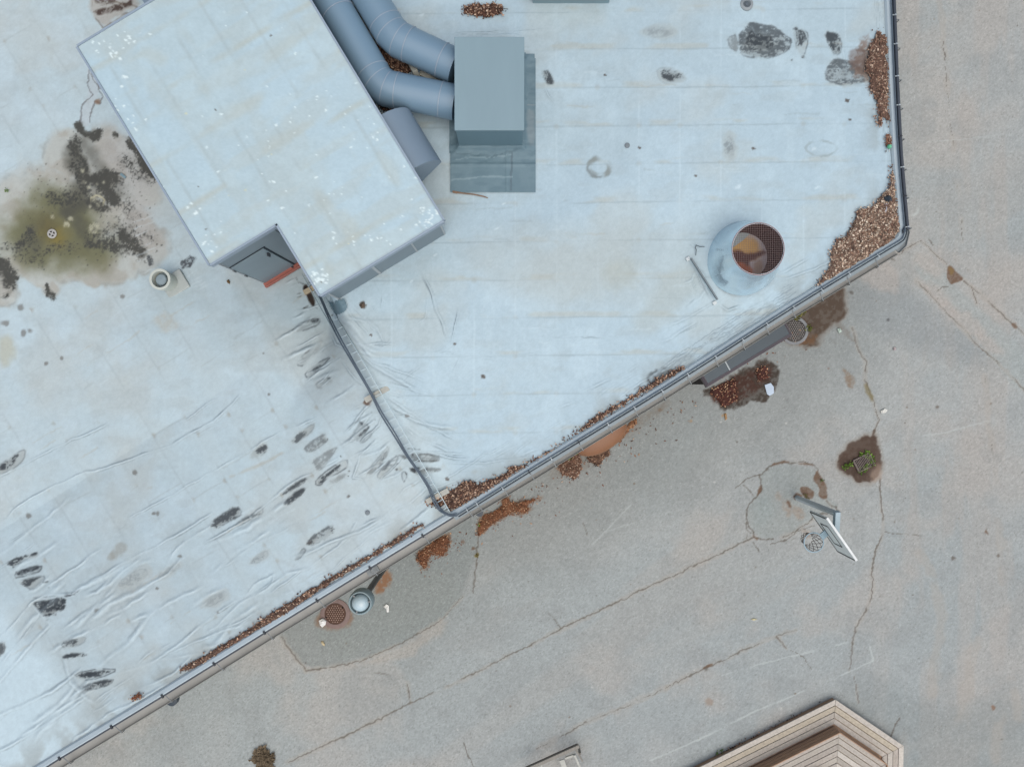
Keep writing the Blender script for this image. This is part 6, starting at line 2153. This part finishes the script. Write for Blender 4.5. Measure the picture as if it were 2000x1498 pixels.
gp = 'white litter on the asphalt'
scrap('plastic_sheet', [(1493, 752), (1505, 748), (1511, 756), (1511, 768), (1503, 773), (1498, 770)], G, 'flat bluish white plastic sheet beside the wet leaf patch', 'litter', (196, 212, 232), .015, .008, gp)
scrap('paper_scrap', [(749, 1184), (755, 1179), (760, 1182), (760, 1194), (756, 1195), (754, 1188)], G, 'crumpled white paper on the asphalt right of the lamp', 'litter', (236, 236, 234), .02, .03, gp)
scrap('paper_scrap', [(624, 1210), (632, 1206), (638, 1211), (637, 1218), (630, 1224), (626, 1219)], G, 'crumpled white paper on the rim of the rusty manhole cover', 'litter', (240, 240, 240), .04, .04, gp)
scrap('paper_scrap', [(1719, 802), (1727, 798), (1733, 801), (1729, 806), (1720, 807)], G, 'small white paper scrap above the drain grate', 'litter', (232, 232, 226), .02, .02, gp)
scrap('paper_scrap', [(1634, 643), (1640, 641), (1643, 648), (1638, 651)], G, 'small pale green scrap near the brown damp stain', 'litter', (190, 206, 198), .02, .03, gp)
scrap('wrapper', [(1744, 679), (1749, 678), (1749, 684), (1744, 684)], G, 'tiny pinkish wrapper on the open asphalt', 'litter', (190, 176, 178), .02, .02, gp)
scrap('wrapper', [(1466, 1209), (1472, 1207), (1479, 1209), (1472, 1211)], G, 'thin yellowish sliver on the open asphalt below the hoop', 'litter', (206, 198, 160), .01, .01, gp)
scrap('bark_piece', [(627, 1252), (631, 1251), (635, 1257), (634, 1261), (630, 1258)], G, 'small cream bark piece below the rusty manhole cover', 'litter', (206, 190, 156), .02, .02, gp)
scrap('leaf', [(1414, 808), (1418, 807), (1420, 818), (1416, 821)], G, 'single tan leaf below the wet leaf patch', 'leaf', (168, 132, 92), .015, .02)
scrap('leaf', [(443, 549), (447, 546), (450, 551), (449, 555), (445, 553)], R, 'single brown leaf on the left roof in front of the door', 'leaf', (112, 88, 56), .015, .02)
scrap('leaf', [(868 / 5.87 + 560, 592), (712, 590), (713, 600), (706, 603), (702, 596)], R, 'dark curled leaf on the roof in front of the plant room corner', 'leaf', (96, 82, 70), .015, .03)
scrap('bin_bag', [(1722, 388), (1729, 383), (1736, 387), (1737, 395), (1730, 398), (1723, 396)], R, 'black crumpled plastic bag on the corner leaf drift', 'bag', (52, 62, 72), .06, .06, None, .3)
scrap('bag_strip', [(1724, 401), (1728, 400), (1728, 409), (1726, 418), (1723, 416), (1725, 409)], R, 'whitish plastic strip hanging off the black bag', 'litter', (196, 194, 204), .08, .02)
b = MB()
p = R(1735, 288, .03)
b.lathe(p, [(0.0, 0), (.03, .01), (.045, .04), (.03, .075), (0, .085)], 14)
o = b.build('ball', mat('green_ball', (104, 190, 150), .5), None, True)
tag(o, 'small mint green ball in the leaves along the right eaves', 'ball')

# ------------------------------------------------------------------ stepped wooden platform
def inset(poly, d):
    n = len(poly)
    area = sum(poly[i][0] * poly[(i + 1) % n][1] - poly[(i + 1) % n][0] * poly[i][1] for i in range(n))
    sg_ = 1 if area > 0 else -1
    out = []
    for i in range(n):
        a = np.array(poly[i - 1])
        p = np.array(poly[i])
        c = np.array(poly[(i + 1) % n])
        t1 = (p - a) / np.hypot(*(p - a))
        t2 = (c - p) / np.hypot(*(c - p))
        n1 = np.array([-t1[1], t1[0]]) * sg_
        n2 = np.array([-t2[1], t2[0]]) * sg_
        m = n1 + n2
        m /= np.hypot(*m)
        out.append(p + m * d / m.dot(n1))
    return out


T1 = .2
T2 = .50
hexp = [tuple(W(x, y, T1)[:2]) for x, y in [(1632, 1366), (1765, 1456), (1762, 1600), (1640, 1700), (1380, 1710), (1230, 1566)]]
ws = thing('stepped_platform', (*np.mean(hexp, 0), 0), 'weathered two-step wooden platform of mitred planks in the lower right corner', 'platform')
plank_m = mat_col('weathered_planks', .8, .25, .24, 18, .3)
rise_m = mat('brown_boards', (186, 152, 128), .8, 0, .2, .22, 5, .1, (1, 1, 6))


def deck(poly, z, n, w, gap, name):
    b = MB()
    cur = poly
    for k in range(n):
        a = cur
        c = inset(cur, w)
        m = len(a)
        for i in range(m):
            j = (i + 1) % m
            g = (np.array(a[j]) - np.array(a[i]))
            g = g / np.hypot(*g) * .003
            col = np.array(rnd.choice([(198, 190, 182), (188, 180, 171), (204, 197, 189), (184, 175, 167), (200, 189, 172)])) * rnd.uniform(.94, 1.04)
            q = [np.array(a[i]) + g, np.array(a[j]) - g, np.array(c[j]) - g, np.array(c[i]) + g]
            dz_ = rnd.uniform(-.004, .004)
            b.prism([tuple(p) for p in q], z - .035, z + dz_, tuple(col))
        cur = inset(c, gap)
    b.build(name, plank_m, ws, bevel=.003)
    return cur


inn = deck(hexp, T1, 4, .128, .015, 'lower_deck')
b = MB()
b.prism([tuple(p) for p in inset(hexp, .03)], 0, T1 - .04, top=True)
b.build('lower_riser', rise_m, ws)
h2 = inset(hexp, .60)
inn2 = deck(h2, T2, 6, .128, .015, 'upper_deck')
b = MB()
b.prism([tuple(p) for p in inset(h2, .02)], T1 - .03, T2 - .04)
for k in range(3):
    hh = inset(h2, .008)
    z0 = T1 + .02 + k * .12
    for i in range(6):
        p, q = hh[i], hh[(i + 1) % 6]
        b.bar((*p, z0 + .05), (*q, z0 + .05), .02, .10)
b.build('upper_riser', rise_m, ws)
b = MB()
c = W(1604, 1528, T2)
vs, fs = [], []
n1, n2 = 28, 9
for j in range(n2 + 1):
    ph = math.pi / 2 * j / n2
    for i in range(n1):
        th = 2 * math.pi * i / n1
        r_ = (.43 + .05 * math.sin(3 * th + 1) + .03 * math.sin(7 * th)) * math.cos(ph)
        vs.append((c[0] + r_ * math.cos(th), c[1] + r_ * math.sin(th) * .9, T2 + .36 * math.sin(ph) + .02 * math.sin(5 * th + j)))
for j in range(n2):
    for i in range(n1):
        a = j * n1 + i
        e = j * n1 + (i + 1) % n1
        fs.append((a, e, e + n1, a + n1))
b.add(vs, fs)
o = b.build('boulder', mat('dark_stone', (92, 94, 92), .85, 0, .2, .35, 7, .6), None, True)
tag(o, 'dark rounded stone on top of the wooden platform, cut by the bottom edge', 'stone')

# ------------------------------------------------------------------ weathered timber frame, cut off at the bottom edge
tf = thing('timber_frame', G(1110, 1500), 'grey weathered timber bench frame cut off by the bottom edge', 'bench')
oldw = mat('old_grey_wood', (150, 146, 140), .85, 0, .2, .2, 6, .2, (8, 1, 1))
oldp = mat('old_pale_wood', (196, 196, 190), .85, 0, .2, .15, 6, .2)
oldd = mat('old_dark_wood', (104, 92, 86), .85, 0, .2, .2, 6)
z = .42
for m, p, q, w, zz_ in [(oldw, (1026, 1503), (1131, 1456), .085, z), (oldd, (1024, 1500), (1128, 1453), .03, z - .06)]:
    b = MB()
    b.bar(W(*p, zz_), W(*q, zz_), w, .07)
    b.build('beam', m, tf, bevel=.004)
b = MB()
b.bar(W(1104, 1480, z - .1), W(1124, 1473, z - .1), .05, .05)
b.build('rail', oldp, tf)
for p, q, w, m in [((1097, 1483), (1112, 1525), .13, oldp), ((1122, 1474), (1148, 1530), .055, oldp), ((1124, 1462), (1138, 1486), .04, oldw), ((1057, 1492), (1062, 1520), .03, oldp)]:
    b = MB()
    b.bar(W(*p, z - .05), W(*q, z - .05), w, .04)
    b.build('slat', m, tf, bevel=.003)
for x, y in [(1036, 1514), (1133, 1472)]:
    b = MB()
    p = W(x, y, z - .1)
    b.bar((p[0], p[1], 0), p, .055, .055)
    b.build('leg', oldw, tf)
